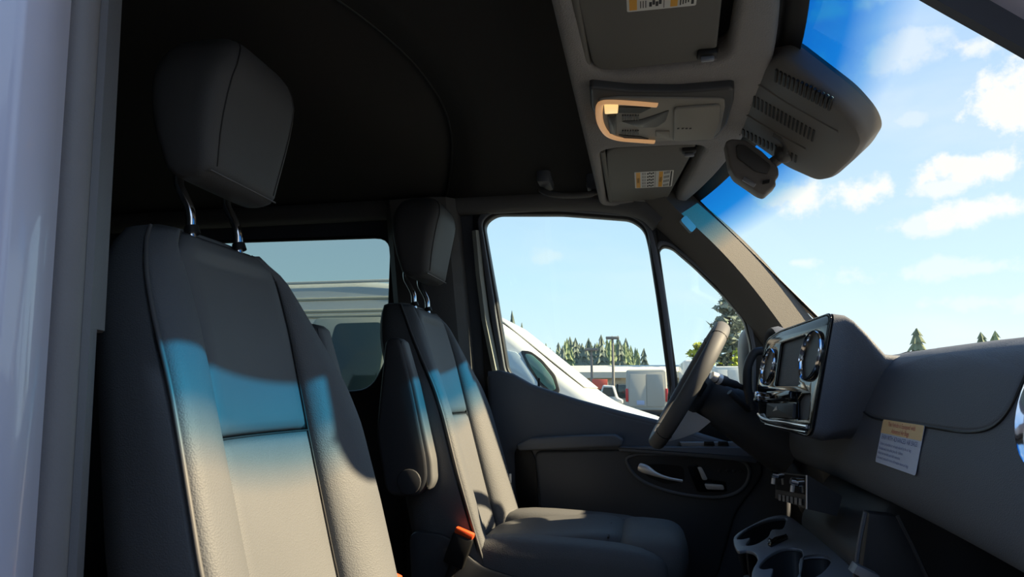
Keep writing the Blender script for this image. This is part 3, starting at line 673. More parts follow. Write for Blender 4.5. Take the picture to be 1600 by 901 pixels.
prism('knob', circle(*ip(1193, 622), .012, 16), .0, .02, 'chrome', un, I, .004)
# ------------------------------------------------------------------ instrument binnacle
ib = thing('instrument_cluster', 'hooded instrument cluster behind the steering wheel', 'instrument cluster', (.38, 1.95, 1.40))
def arch(x, hw, h, z0, n=20): return [Vector((x, 1.88 + hw * math.cos(PI * k / n), z0 + h * math.sin(PI * k / n) ** .7)) for k in range(n + 1)]
grid('hood', [arch(.335, .135, .125, 1.425), arch(.325, .140, .135, 1.425), arch(.34, .142, .142, 1.42), arch(.42, .146, .120, 1.41), arch(.50, .15, .06, 1.40)], 'dash', ib, .006)
hface = arch(.37, .132, .118, 1.42); raw('dial_face', hface, [tuple(range(len(hface)))], 'screen', ib)
tube('side_frame', cat([at(1192, 548, 1.84), at(1178, 552, 1.84), at(1168, 575, 1.84), at(1168, 605, 1.84), at(1176, 640, 1.84)], 5), .011, 'dash_dark', ib, 10)
# ------------------------------------------------------------------ steering wheel
sw = thing('steering_wheel', 'black leather steering wheel with silver lower spoke, seen almost edge on', 'steering wheel', (.12, 1.95, 1.418))
wc = Vector((.119, 1.95, 1.416)); wup = (Vector((.222, 0, 1.588)) - Vector((.018, 0, 1.248))).normalized(); wup.y = 0
wn = Vector((-wup.z, 0, wup.x)); wl_ = Vector((0, 1, 0)); RW = .180
WW = lambda a, b, h: wc + wl_ * a + wup * b + wn * h
rim = []
for k in range(65):
    a = 2 * PI * k / 64; rad = wl_ * math.cos(a) + wup * math.sin(a)
    rim.append([wc + rad * (RW + .0155 * math.cos(q)) + wn * (.0205 * math.sin(q)) for q in [2 * PI * j / 14 for j in range(14)]])
loft('rim', rim, 'leather_smooth', sw, cap=False, ang=80)
for a0 in (52, 128, 232, 308):
    a = math.radians(a0); rad = wl_ * math.cos(a) + wup * math.sin(a)
    tube('rim_seam', [wc + rad * (RW + .0157 * math.cos(q)) + wn * (.0207 * math.sin(q)) for q in [2 * PI * j / 16 for j in range(16)]], .0011, 'stitch', sw, 6, closed=True)
pillow('airbag_hub', WW(0, -.005, -.030), (.075, .060, .030), 'dash_dark', sw, .6, .7, Matrix((wl_, wup, wn)).transposed())
for sg in (-1, 1):
    sp2 = loft('spoke', [[WW(sg * x, b + y0, h0 + h) for b, h in ((.020, 0), (.018, .007), (-.018, .007), (-.020, 0), (-.016, -.010), (.016, -.010))] for x, y0, h0 in ((.05, 0, -.03), (.10, .004, -.024), (.15, .008, -.008), (.178, .010, 0))], 'gloss_black', sw)
    box('thumb_buttons', -.012, .012, -.014, .014, -.003, .005, 'satin', sp2, .003, 2, lambda x, y, z: WW(sg * .115 + x, .006 + y, -.014 + z))
loft('lower_spoke', [[WW(a * w, y, h0 - th * h) for a, h in ((1, .1), (.9, 0), (-.9, 0), (-1, .1), (-.9, 1), (.9, 1))] for w, y, h0, th in ((.048, -.055, -.022, .070), (.044, -.095, -.020, .058), (.038, -.130, -.012, .040), (.034, -.160, -.004, .020), (.03, -.176, .0, .010))], 'satin', sw, label='silver lower spoke trim')
# steering column with its stalks
sc_ = thing('steering_column', 'dark steering column cover with stalks behind the wheel', 'steering column', (.3, 1.95, 1.30))
axis = Vector((.335, 0, -.204)).normalized()
cr_ = []
for d, hw, hh in ((.035, .050, .045), (.06, .065, .058), (.12, .075, .066), (.20, .085, .075), (.30, .10, .09)):
    o = wc + axis * d; up = wup
    cr_.append([o + wl_ * (hw * sq(math.cos(q), .7)) + up * (hh * sq(math.sin(q), .7)) for q in [2 * PI * j / 24 for j in range(24)]])
loft('column_cover', cr_, 'dash_dark', sc_, ang=60)
tube('gear_stalk', cat([at(1165, 607, 1.86), at(1150, 601, 1.83), at(1138, 597, 1.80), at(1118, 590, 1.78)], 5), [.007] * 5 + [.010] * 6 + [.013] * 5, 'dash_dark', sc_, 10)
tube('stalk_cap', [at(1125, 593, 1.785), at(1112, 586, 1.775)], [.0145, .010], 'satin', sc_, 10)
tube('wiper_stalk', cat([at(1170, 640, 1.84), at(1150, 622, 1.80), at(1140, 612, 1.79)], 4), .008, 'dash_dark', sc_, 8)
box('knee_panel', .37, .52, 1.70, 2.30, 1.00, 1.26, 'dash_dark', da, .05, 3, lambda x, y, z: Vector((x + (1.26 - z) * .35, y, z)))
# ------------------------------------------------------------------ centre console
cs = thing('centre_console', 'dark centre console stack under the dashboard beside the footwell', 'console', (.45, 1.48, FLOOR))
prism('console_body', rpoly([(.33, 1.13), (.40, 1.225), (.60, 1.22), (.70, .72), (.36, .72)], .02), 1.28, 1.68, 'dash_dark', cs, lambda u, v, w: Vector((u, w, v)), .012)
tube('trim_strip', [at(1352, 800, 1.20), at(1342, 850, 1.20), at(1335, 905, 1.20)], .0035, 'door_plastic', cs, 6)
tube('trim_strip', [at(1402, 805, 1.16), at(1425, 850, 1.16), at(1450, 905, 1.16)], .003, 'dash_dark', cs, 6)
prism('side_panel', [(p.x, p.z) for p in (at(1356, 800, 1.22), at(1400, 805, 1.22), at(1470, 940, 1.22), at(1338, 940, 1.22))], 1.215, 1.25, 'dash_dark', cs, lambda u, v, w: Vector((u, w, v)), .006)
prism('floor_rail', [(p.x, p.z) for p in (at(1337, 880, 1.17), at(1372, 897, 1.17), at(1372, 915, 1.17), at(1330, 893, 1.17))], 1.16, 1.19, 'silver_plastic', cs, lambda u, v, w: Vector((u, w, v)), .002)
# glove shelf and foot well under the passenger side
gs = thing('glove_shelf', 'dark open shelf below the passenger side of the dashboard', 'shelf', (.75, .96, FLOOR))
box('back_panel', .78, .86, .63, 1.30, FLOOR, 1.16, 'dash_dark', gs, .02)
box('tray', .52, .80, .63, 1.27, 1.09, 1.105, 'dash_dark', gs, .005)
# cup holder tray
ZT = 1.11
cz_ = lambda pts, z=ZT: [(lambda p: (p.x, p.y))(atz(a, b, z)) for a, b in pts]
cp = thing('cup_holder_tray', 'grey plastic cup holder tray with cut-outs on the centre console', 'cup holder', (.26, 1.46, FLOOR))
out_ = [(1146, 842), (1153, 832), (1172, 821), (1200, 808), (1230, 805), (1262, 827), (1330, 885), (1334, 905), (1300, 925), (1225, 940), (1180, 920), (1175, 893), (1184, 874), (1179, 863), (1166, 859), (1152, 859)]
h1 = [(1152, 840), (1170, 824), (1200, 812), (1226, 809), (1228, 814), (1222, 826), (1206, 827), (1200, 838), (1180, 850), (1165, 851), (1172, 840), (1160, 842)]
h2 = [(1186, 884), (1200, 868), (1222, 857), (1245, 856), (1254, 862), (1252, 880), (1247, 898), (1232, 912), (1205, 905), (1208, 888), (1193, 889)]
h3 = [(1250, 872), (1270, 866), (1294, 868), (1300, 878), (1285, 896), (1262, 906), (1250, 902)]
cur = lambda pts: [(p.x, p.y) for p in cat([Vector((a, b, 0)) for a, b in cz_(pts)], 3, True)]
fz = lambda u, v, w: Vector((u, v, ZT + w))
plate('tray', cur(out_), [cur(h1), cur(h2), cur(h3)], -.006, .0, 'silver_plastic', cp, fz, .0015)
for h in (h1, h2, h3):
    q = cur(h); cx = sum(a for a, b in q) / len(q); cy2 = sum(b for a, b in q) / len(q)
    loft('cup_well', [[Vector((cx + (a - cx) * k, cy2 + (b - cy2) * k, z)) for a, b in q] for k, z in ((1.02, ZT - .005), (.97, ZT - .045), (.85, ZT - .07), (.02, ZT - .071))], 'dash_dark', cp, cap=False)
ux, uy = cz_([(1214, 847)])[0]
prism('socket_insert', rpoly(cz_([(1199, 852), (1205, 855), (1232, 842), (1229, 838), (1210, 843)]), .004), -.001, .006, 'gloss_black', cp, fz, .002)
prism('socket_cover', rpoly(cz_([(1199, 850), (1205, 854), (1207, 849), (1202, 847)]), .002), .004, .009, 'chrome', cp, fz, .001)
px_ = cz_(out_); x0 = min(a for a, b in px_); x1 = max(a for a, b in px_); y0 = min(b for a, b in px_); y1 = max(b for a, b in px_)
prism('pedestal', ofs(cur(out_), -.012), FLOOR - ZT, -.085, 'dash_dark', cp, fz)
# switch bracket with plugs under the dash
sb = thing('switch_bracket', 'small black switch box with silver connectors under the dashboard', 'switch box', (.30, 1.45, 1.20))
c0, c1, c2 = at(1262, 742, 1.40), at(1213, 737, 1.58), at(1316, 775, 1.40)
b0, b1, b2 = at(1262, 795, 1.40), at(1211, 778, 1.58), at(1308, 806, 1.40)
c3 = c1 + (c2 - c0); b3 = b1 + (b2 - b0)
raw('case', [c0, c1, c3, c2, b0, b1, b3, b2], [(0, 1, 2, 3), (4, 5, 6, 7), (0, 1, 5, 4), (1, 2, 6, 5), (2, 3, 7, 6), (3, 0, 4, 7)], 'dash_dark', sb, False)
fx = (c1 - c0); fzv = (b0 - c0); fo = Vector((-.002, -.001, 0))
Fb = lambda a, b: c0 + fx * a + fzv * b + fo
raw('gloss_face', [Fb(.02, .04), Fb(.98, .04), Fb(.98, .58), Fb(.02, .58)], [(0, 1, 2, 3)], 'gloss_black', sb, False)
for k in range(6):
    a = .12 + k * .13; raw('toggle_key', [Fb(a, .72) + fo, Fb(a + .08, .72) + fo, Fb(a + .08, .92) + fo, Fb(a, .92) + fo], [(0, 1, 2, 3)], 'silver_plastic', sb, False)
tube('case_edge', [c0 + fo, b0 + fo], .0016, 'satin', sb, 6)
for a, b in ((.28, .25), (.92, .1)):
    o = Fb(a, b); pl = tube('connector', [o, o + Vector((-.012, -.002, .003))], [.008, .006], 'chrome', sb, 8)
    tube('pin', [o + Vector((-.008, 0, -.006)), o + Vector((-.010, 0, -.018))], .004, 'satin', pl, 6)
# ================================================================== overhead
ZO = 2.0
oz = lambda a, b, z=ZO: (lambda p: (p.x, p.y))(atz(a, b, z))
yy_ = [YC - .76 + 1.52 * k / 24 for k in range(25)]
outer = [(-.128, y) for y in (yy_[-1], 1.9, 1.65, YC, 1.3, 1.05, yy_[0])] + [(Xh(y) - .016, y) for y in yy_]
hole_n = rpoly([(-.105, .74), (.150, .74), (.168, 1.255), (-.082, 1.275)], [.04, .04, .05, .06])
hole_f = rpoly([(-.105, 2 * YC - .74), (.115, 2 * YC - .74), (.168, 2 * YC - 1.255), (-.095, 2 * YC - 1.275)], [.04, .04, .05, .06])
ot = structure(plate('trim_6', rpoly(outer, [.05] + [0] * 5 + [.05] + [.0] * 25), [hole_n, hole_f], .0, .055, 'roof_trim', None, lambda u, v, w: Vector((u, v, ZO + w)), .014))
box('recess_lining', -.12, .20, .70, 2.26, ZO + .050, ZO + .054, 'headliner', ot, .001)
def visor(sg, label):
    o = thing('sun_visor', label, 'sun visor', (.02, YC + sg * .48, ZO + .02))
    Y = lambda y: YC + sg * (y - YC)
    pl = rpoly([(-.098, Y(2.20)), (.088 if sg > 0 else .122, Y(2.20)), (.146, Y(1.705)), (-.078, Y(1.69))], [.04, .03, .025, .05])
    if sg < 0: pl = [(a, b) for a, b in reversed(pl)]
    f = lambda u, v, w: Vector((u, v, ZO + .006 + w))
    pn = prism('panel', pl, 0, .016, 'visor', o, f, .005, 3)
    # clip
    cxp, cyp = .128, Y(1.735)
    box('clip_socket', cxp - .018, cxp + .018, cyp - .014, cyp + .014, ZO - .004, ZO + .012, 'black', o, .005)
    box('clip', cxp - .012, cxp + .012, cyp - .002 + sg * .004, cyp + .008 + sg * .004, ZO - .012, ZO - .002, 'silver_plastic', o, .003)
    tube('hinge_rod', [Vector((-.09, Y(2.20), ZO + .012)), Vector((-.09, Y(1.72), ZO + .012))], .008, 'visor', o, 8)
    # printed label
    lo = Vector((.043, Y(1.977), ZO + .0058)); eu = Vector((0, 1, 0)) * sg; ev = Vector((1, 0, 0)) * (1 if sg > 0 else 1)
    eu = Vector((0, -1, 0)); ev = Vector((-1, 0, 0))          # seen from below, n points down
    if eu.cross(ev).z > 0: ev = -ev
    Lb = quad('warning_label', lo, eu, ev, -.0785, .0785, -.054, .054, 'label_white', pn, .0002, .0004, .004, label='white and orange warning label')
    s = 1 if ev.x > 0 else -1
    Q = lambda nm, x0, x1, y0, y1, m: quad(nm, lo, eu, ev, min(y0, y1), max(y0, y1), min(s * x0, s * x1), max(s * x0, s * x1), m, Lb, .0007, .0003)
    Q('label_band', -.050, -.038, -.074, .074, 'label_orange'); Q('label_band', .014, .025, -.074, .074, 'label_orange'); Q('label_bar', .046, .050, -.072, .072, 'ink')
    Q('label_line', .0035, .0045, -.075, .075, 'ink')
    for y in (-.06, -.03, 0, .03, .06):
        for x in (-.033, -.029, -.025): Q('label_print', x, x + .0014, y - .010, y + .010, 'ink')
        for q in range(4):
            xx = -.019 + q * .005; yq = y + (q % 2) * .005
            Q('label_pictogram', xx, xx + .0042, yq - .008, yq + .005, 'ink')
    for y in (-.06, -.02, .02, .06):
        for q in range(4):
            Q('label_pictogram', .0285 + q * .004, .0305 + q * .004, y - .012 + q * .002, y + .010 + q * .002, 'ink')
    for x in (-.044, .0195):
        text('label_text', 'WARNING', .010, lo + Vector((x, 0, 0)), eu, ev, 'ink', Lb, 'CENTER', .0012)
    return o
visor(-1, 'near passenger sun visor with white and orange label, at the top edge of the picture')
visor(1, 'driver sun visor folded up above the driver window')
# overhead console with reading lamps
oc = thing('overhead_console', 'overhead console with glowing amber map lamp between the sun visors', 'overhead console', (.05, YC, ZO - .02))
ZL = ZO - .018
lz = lambda pts, z=ZL: [oz(a, b, z) for a, b in pts]
fO = lambda u, v, w: Vector((u, v, ZL + w))
ocp = [(921, 137), (985, 144), (1060, 145), (1148, 138), (1147, 158), (1136, 195), (1122, 214), (1105, 221), (1016, 222), (962, 217), (938, 200), (923, 168)]
ocs = [(p.x, p.y) for p in cat([Vector((a, b, 0)) for a, b in lz(ocp)], 3, True)]
prism('frame', rpoly(lz(ocp), .012), .0, .03, 'console_dark', oc, fO, .006, 3)
inn_ = [(934, 153), (960, 150), (1132, 152), (1133, 165), (1125, 203), (1112, 216), (1020, 219), (968, 214), (944, 203), (934, 180)]
prism('panel', rpoly(lz(inn_), .012), -.004, .01, 'console', oc, fO, .003, 3)
ring = cat([Vector((*p, ZL - .005)) for p in lz([(1026, 160), (990, 157), (955, 155), (940, 157), (936, 168), (938, 188), (948, 205), (966, 213), (995, 216), (1022, 218)])], 5)
tube('lamp_strip', ring, [.0075] * len(ring), 'lamp_lens', oc, 8, .7, label='glowing amber light strip')
prism('lamp_bulb', rpoly(lz([(944, 160), (966, 160), (965, 171), (945, 172)]), .003), -.009, -.003, 'lamp_bulb', oc, fO, .001)
prism('lamp_pocket', rpoly(lz([(966, 163), (1018, 164), (1000, 173), (966, 172)]), .003), -.006, -.003, 'black', oc, fO)
prism('lamp_pocket', rpoly(lz([(966, 207), (1000, 210), (1014, 214), (975, 212)]), .003), -.006, -.003, 'black', oc, fO)
prism('switch_plate', rpoly(lz([(949, 176), (963, 175), (963, 206), (952, 204)]), .006), -.008, -.003, 'console_dark', oc, fO, .002)
prism('scoop', rpoly(lz([(969, 186), (1000, 184), (1030, 174), (1046, 168), (1040, 186), (1025, 196), (1000, 196)]), .01), -.0055, -.003, 'console_dark', oc, fO, .001)
for k in range(7):
    a = 972 + k * 4; prism('ridge', lz([(a, 176), (a + 2, 176), (a + 2, 183), (a, 183)]), -.007, -.003, 'console_dark', oc, fO)
    prism('ridge', lz([(a, 200), (a + 2, 200), (a + 2, 206), (a, 206)]), -.007, -.003, 'console_dark', oc, fO)
prism('call_button', rpoly(lz([(1024, 201), (1046, 201), (1046, 211), (1025, 210)]), .003), -.007, -.003, 'console', oc, fO, .0015)
prism('glasses_box_lid', rpoly(lz([(1053, 163), (1126, 158), (1124, 190), (1114, 212), (1052, 215)]), .012), -.010, -.003, 'console', oc, fO, .003, 3)
for a in (1058, 1065, 1071, 1077): prism('lid_print', lz([(a, 200), (a + 3.5, 199.5), (a + 3.5, 201), (a, 201.5)], ZL - .01), -.0108, -.0100, 'ink', oc, fO)
# camera / rain sensor housing on the windscreen
hs = thing('sensor_housing', 'black slatted sensor housing on the windscreen behind the mirror', 'sensor housing', (.35, YC, 1.93))
hd_ = Vector((.645, 0, -.70)).normalized(); hn = Vector((-.735, 0, -.678)).normalized(); hO = Vector((.275, YC, 2.0))
Hf = lambda a, b, h: hO + Vector((0, a, 0)) + hd_ * b + hn * h
def hp(px, py, h):
    p = onp(px, py, hO + hn * h, hn) - hO; return (p.y, p.dot(hd_))
hout = [hp(1133, 188, .012), hp(1160, 100, .012), hp(1224, 84, .012), hp(1320, 152, .006), hp(1352, 186, .004), hp(1362, 212, .004), hp(1345, 240, .004), hp(1308, 273, .004), hp(1285, 277, .006), hp(1235, 258, .010)]
hr_ = rpoly(hout, [.01, .02, .02, .02, .03, .03, .03, .03, .02, .02], 4)
def hscale(k, dk=0): 
    cx, cy_ = sum(a for a, b in hr_) / len(hr_), sum(b for a, b in hr_) / len(hr_)
    return [(cx + (a - cx) * k, cy_ + (b - cy_) * k + dk) for a, b in hr_]
loft('cover', [[Hf(a, b, h) for a, b in hscale(k)] for k, h in ((1.0, -.024), (1.0, .006), (.985, .014), (.95, .021), (.90, .024), (.6, .026), (.3, .026), (.02, .026))], 'housing', hs, ang=30)
cxh = sum(a for a, b in hr_) / len(hr_)
for (ax, ay), (bx_, by_), nn, ln in (((1212, 119), (1296, 163), 14, .040), ((1172, 155), (1270, 212), 17, .046), ((1155, 205), (1243, 248), 15, .034)):
    row = thing_rows = []
    for k in range(nn):
        t = k / (nn - 1); a, b = hp(ax + (bx_ - ax) * t, ay + (by_ - ay) * t, .027)
        me_fn = lambda x, y, z, a=a, b=b: Hf(a + x + y * .0, b + y + x * .18, z)
        box('vent_slot', -ln / 2, ln / 2, -.0028, .0028, .022, .0278, 'black', hs, .001, 1, me_fn)
a, b = hp(1250, 195, .034); a2, b2 = hp(1320, 235, .03)
tube('moulded_rib', [Hf(*hp(1150, 168, .025), .025), Hf(*hp(1215, 208, .025), .025), Hf(*hp(1260, 232, .025), .025)], .0035, 'housing', hs, 8)
tube('moulded_rib', [Hf(*hp(1165, 118, .025), .025), Hf(*hp(1230, 160, .025), .025), Hf(*hp(1310, 205, .025), .025)], .003, 'housing', hs, 8)
# inside mirror camera on its ball joint
dc = thing('dash_camera', 'small black camera unit hanging from a ball joint below the sensor housing', 'dash camera', (.26, 1.58, 1.86))
body = [(1133, 222), (1142, 217), (1164, 219), (1190, 236), (1216, 262), (1217, 275), (1211, 282), (1213, 290), (1196, 305), (1186, 302), (1148, 276), (1140, 262)]
prism('case', rpoly([(p.x, p.z) for p in (at(a, b, 1.56) for a, b in body)], .006), 1.555, 1.60, 'housing', dc, lambda u, v, w: Vector((u, w, v)), .006, 3)
prism('lens_cover', rpoly([(p.x, p.z) for p in (at(a, b, 1.55) for a, b in ((1150, 226), (1164, 226), (1205, 258), (1200, 272), (1180, 268), (1152, 246)))], .006), 1.548, 1.556, 'console_dark', dc, lambda u, v, w: Vector((u, w, v)), .003)
prism('port', rpoly([(p.x, p.z) for p in (at(a, b, 1.55) for a, b in ((1163, 275), (1182, 287), (1178, 292), (1160, 281)))], .002), 1.550, 1.556, 'silver_plastic', dc, lambda u, v, w: Vector((u, w, v)), .001)
prism('port', [(p.x, p.z) for p in (at(a, b, 1.55) for a, b in ((1192, 282), (1203, 280), (1202, 285), (1192, 287)))], 1.550, 1.556, 'black', dc, lambda u, v, w: Vector((u, w, v)))
pillow('ball_joint', at(1226, 240, 1.55), (.022, .022, .020), 'console_dark', dc, .9, .9)
tube('arm', cat([at(1205, 256, 1.57), at(1222, 243, 1.55), at(1232, 226, 1.52), at(1222, 212, 1.50), at(1212, 206, 1.50)], 5), .0125, 'console_dark', dc, 10)
# ================================================================== outdoors
gr = structure(box('ground', -160, 240, -60, 300, -.2, 0.0, 'asphalt', None, 0))
# driver's side outside mirror
mr_ = thing('side_mirror', 'dark outside mirror of the driver door beyond the quarter window', 'side mirror', (.38, 2.50, 1.36))
pillow('shell', (.40, 2.62, 1.50), (.06, .10, .13), 'rubber_black', mr_, .5, .6)
box('arm', .36, .42, 2.38, 2.56, 1.37, 1.42, 'rubber_black', mr_, .02)
def wheel(parent, x, y, r=.34, w=.22, axis='y'):
    f = (lambda a, b, h: Vector((x + a, y + h, r + b))) if axis == 'y' else (lambda a, b, h: Vector((x + h, y + a, r + b)))
    o = prism('wheel', circle(0, 0, r, 24), -w / 2, w / 2, 'tyre', parent, f, .03)
    prism('rim', circle(0, 0, r * .6, 20), -w / 2 - .01, w / 2 + .01, 'van_grey', o, f, .01)
# white panel van parked alongside, nose pointing forward
YW = 5.8
nv = thing('panel_van', 'white panel van parked alongside, its sloping front seen through the driver window', 'van', (-3.0, YW + 1, 0))
A1, A2 = at(783, 503, YW + .25), at(938, 627, YW + .25)
roofz = at(540, 431, YW).z
x_w = lambda z: A1.x + (A2.x - A1.x) * (z - A1.z) / (A2.z - A1.z)
prof = [(-6.4, .45), (-6.4, 2.1), (-6.2, roofz), (-2.6, roofz), (-1.75, roofz - .10), (x_w(2.15), 2.13), (x_w(1.9), 1.91), (x_w(1.6), 1.60), (x_w(1.35), 1.36), (A2.x + .10, 1.27), (A2.x + .55, 1.12), (A2.x + .78, .95), (A2.x + .82, .42), (A2.x + .6, .35), (-6.3, .35)]
fY = lambda u, v, w: Vector((u, YW + w + .14 * max(0, v - 1.1) ** 1.3, v))
prism('body', rpoly(prof, .08), 0, 1.95, 'van_white', nv, fY, .10, 4)
sideP = lambda pts, d: [(lambda p: (p.x, p.z))(at(a, b, YW + d)) for a, b in pts]
prism('quarter_glass', rpoly(sideP([(790, 546), (808, 550), (842, 598), (838, 612), (806, 592), (794, 570)], .05), .03), -.02, .02, 'car_glass_pale', nv, fY, .006)
prism('window_seal', rpoly(sideP([(812, 547), (828, 548), (846, 561), (868, 586), (876, 612), (866, 618), (842, 600), (826, 576)], .05), .03), -.016, .02, 'tyre', nv, fY, .004)
prism('side_glass', rpoly(sideP([(819, 552), (830, 553), (846, 567), (864, 590), (870, 608), (862, 611), (844, 595), (829, 572)], .05), .03), -.024, .02, 'car_glass_green', nv, fY, .004)
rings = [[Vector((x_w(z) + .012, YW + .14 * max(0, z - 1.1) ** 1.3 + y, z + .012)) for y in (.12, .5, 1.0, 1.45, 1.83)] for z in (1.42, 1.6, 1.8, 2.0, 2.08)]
grid('windscreen', rings, 'windscreen_glare', nv, .01)
prism('side_window', rpoly(sideP([(516, 503), (590, 501), (596, 520), (590, 590), (560, 640), (490, 640)], 0), .06), -.02, .02, 'car_glass', nv, fY, .006)
prism('window_surround', rpoly(sideP([(480, 494), (602, 492), (606, 520), (600, 600), (570, 660), (470, 660)], 0), .08), -.012, .02, 'van_beige', nv, fY, .006)
for py in (434, 462, 482, 490):
    z = at(540, py, YW).z; box('body_rib', -6.2, -1.9, YW + .10 * max(0, z - 1.1) ** 1.3 - .012 + .04 * max(0, z - 1.1), YW + .2, z - .018, z + .012, 'van_beige' if py != 434 else 'van_white', nv, .008)
wheel(nv, -5.3, YW + .12); wheel(nv, A2.x - .05, YW + .12); wheel(nv, -5.3, YW + 1.83); wheel(nv, A2.x - .05, YW + 1.83)
def rear_van(label, px0, px1, py_top, Y, m, group=None, glassy=False):
    a, b = at(px0, py_top, Y), at(px1, py_top, Y); cx = (a.x + b.x) / 2; w = b.x - a.x; h = a.z
    o = thing('van', label, 'van', (cx, Y + 2, 0), group)
    f = lambda u, v, d: Vector((cx + u * (1 - .05 * max(0, v - 1.0)), Y + d, v))
    prism('body', rpoly([(-w / 2, .5), (w / 2, .5), (w / 2, h - .05), (w / 2 - .12, h), (-w / 2 + .12, h), (-w / 2, h - .05)], .1), 0, 4.8, m, o, f, .08, 3)
    for s in (-1, 1):
        prism('rear_door', rpoly([(s * .015, .75), (s * (w / 2 - .14), .75), (s * (w / 2 - .16), h - .2), (s * .015, h - .2)], .05), -.03, .02, m, o, f, .008)
        box('tail_light', cx + s * (w / 2 - .07) - .055, cx + s * (w / 2 - .07) + .055, Y - .04, Y + .05, .95, 1.5, 'tail_red', o, .02)
        if glassy: prism('rear_window', rpoly([(s * .08, 1.4), (s * (w / 2 - .22), 1.4), (s * (w / 2 - .24), h - .4), (s * .08, h - .4)], .05), -.04, .0, 'car_glass', o, f)
        wheel(o, cx + s * (w / 2 - .15), Y + .9)
    box('bumper', cx - w / 2 + .02, cx + w / 2 - .02, Y - .14, Y + .05, .42, .62, 'tyre', o, .03)
    box('number_plate', cx - .42, cx - .1, Y - .05, Y - .03, .82, 1.0, 'plate_blue', o, .005)
    return o
rear_van('grey van seen from behind in the car park, nearest to the window bar', 976, 1043, 577, 30, 'van_grey')
rear_van('small white van further off to the right, glimpsed behind the steering wheel', 1066, 1108, 562, 34, 'van_white', glassy=True)
rear_van('white box-shaped van behind the steering wheel spoke', 1114, 1160, 572, 42, 'van_white')
def car(label, px0, px1, py_top, Y, m):
    a, b = at(px0, py_top, Y), at(px1, py_top, Y); L = b.x - a.x; h = a.z; cx = (a.x + b.x) / 2
    o = thing('car', label, 'car', (cx, Y + .8, 0)); f = lambda u, v, d: Vector((a.x + u * L, Y + d, v * h))
    prism('body', rpoly([(0, .2), (1, .2), (1, .55), (.8, .62), (.66, .98), (.25, 1.0), (.1, .64), (0, .58)], .05), 0, 1.7, m, o, f, .06)
    prism('windows', rpoly([(.18, .66), (.72, .66), (.62, .92), (.28, .93)], .03), -.02, 1.72, 'car_glass', o, f)
    for q in (.2, .8):
        for d in (.1, 1.6): wheel(o, a.x + q * L, Y + d, .30, .2)
    return o
car('white pickup parked in front of the long building', 932, 972, 601, 36, 'van_white')
car('dark red car beside the white pickup near the building', 918, 940, 608, 50, 'tail_red')
sg_ = thing('sign_board', 'red sign board on posts by the building', 'sign', (at(935, 600, 46).x, 46, 0))
q = at(937, 597, 46); box('board', q.x - .5, q.x + .5, 45.95, 46.05, q.z - .45, q.z + .2, 'sign_red', sg_, .01)
for s in (-.5, .5): tube('post', [(q.x + s, 46, 0), (q.x + s, 46, q.z)], .05, 'pole', sg_, 6)
# long low building
bd = thing('building', 'long low beige building at the far side of the car park', 'building', (at(980, 600, 62).x, 64, 0))
a, b = at(884, 578, 60), at(1075, 576, 60)
box('wall', a.x, b.x, 60, 72, 0, a.z - .6, 'wall_beige', bd, .02)
prism('roof', [(59.2, a.z - .7), (59.2, a.z - .2), (66, a.z + .6), (73, a.z - .2), (73, a.z - .7)], a.x - .5, b.x + .5, 'roof_beige', bd, lambda u, v, w: Vector((w, u, v)), .02)
n = 7
for k in range(n):
    x = a.x + (b.x - a.x) * (k + .5) / n
    fr_ = box('window', x - .8, x + .8, 59.94, 60.02, .7, 2.0, 'van_grey', bd, .02); box('pane', x - .7, x + .7, 59.90, 59.96, .8, 1.9, 'car_glass', fr_, .01)
for px, top, lab in ((957, 527, 'tall street lamp pole rising over the long building'), (924, 545, 'thin utility pole beside the red sign')):
    o = thing('street_pole', lab, 'pole', (at(px, 600, 48).x, 48, 0)); q = at(px, top, 48)
    tube('shaft', [(q.x, 48, 0), (q.x, 48, q.z)], [.12, .07], 'pole', o, 8)
    box('lamp_head', q.x - .45, q.x + .45, 47.8, 48.2, q.z - .12, q.z + .06, 'pole', o, .03)
# trees
def tree_mesh(seed, h, r, tiers, m, sparse=False):
    rnd = random.Random(seed); V = []; F = []
    n = 13
    for i in range(tiers):
        t = i / tiers; z1 = h * (.12 + .88 * t); zt = min(h, z1 + h * (1.7 / tiers)); rr = r * (1 - t) ** .85 * (.85 + .3 * rnd.random()) + .03 * r
        base = len(V); V.append((rnd.uniform(-.03, .03) * r, rnd.uniform(-.03, .03) * r, zt))
        for k in range(n):
            a = 2 * PI * (k + rnd.random() * .5) / n; q = rr * (rnd.uniform(.75, 1.15) if k % 2 else rnd.uniform(.3, .62))
            V.append((q * math.cos(a), q * math.sin(a), z1 - (rnd.uniform(.0, .05) * h if k % 2 else -.01 * h)))
        for k in range(n): F.append((base, base + 1 + k, base + 1 + (k + 1) % n))
    me = bpy.data.meshes.new('foliage'); me.from_pydata([Vector(v) for v in V], [], F); me.materials.append(MT[m]); return me
def trunk_mesh(h, r):
    me = bpy.data.meshes.new('trunk'); V = []; F = []
    for z, q in ((0, r), (h, r * .4)): V += [(q * math.cos(2 * PI * k / 7), q * math.sin(2 * PI * k / 7), z) for k in range(7)]
    F = [(k, (k + 1) % 7, 7 + (k + 1) % 7, 7 + k) for k in range(7)]; me.from_pydata(V, [], F); me.materials.append(MT['bark']); return me
FM = [tree_mesh(3 + k, 1.0, .17 + .03 * (k % 3), 9 + k % 3, ('conifer', 'conifer_light', 'conifer_dark')[k % 3]) for k in range(6)]
TM = trunk_mesh(.3, .02)
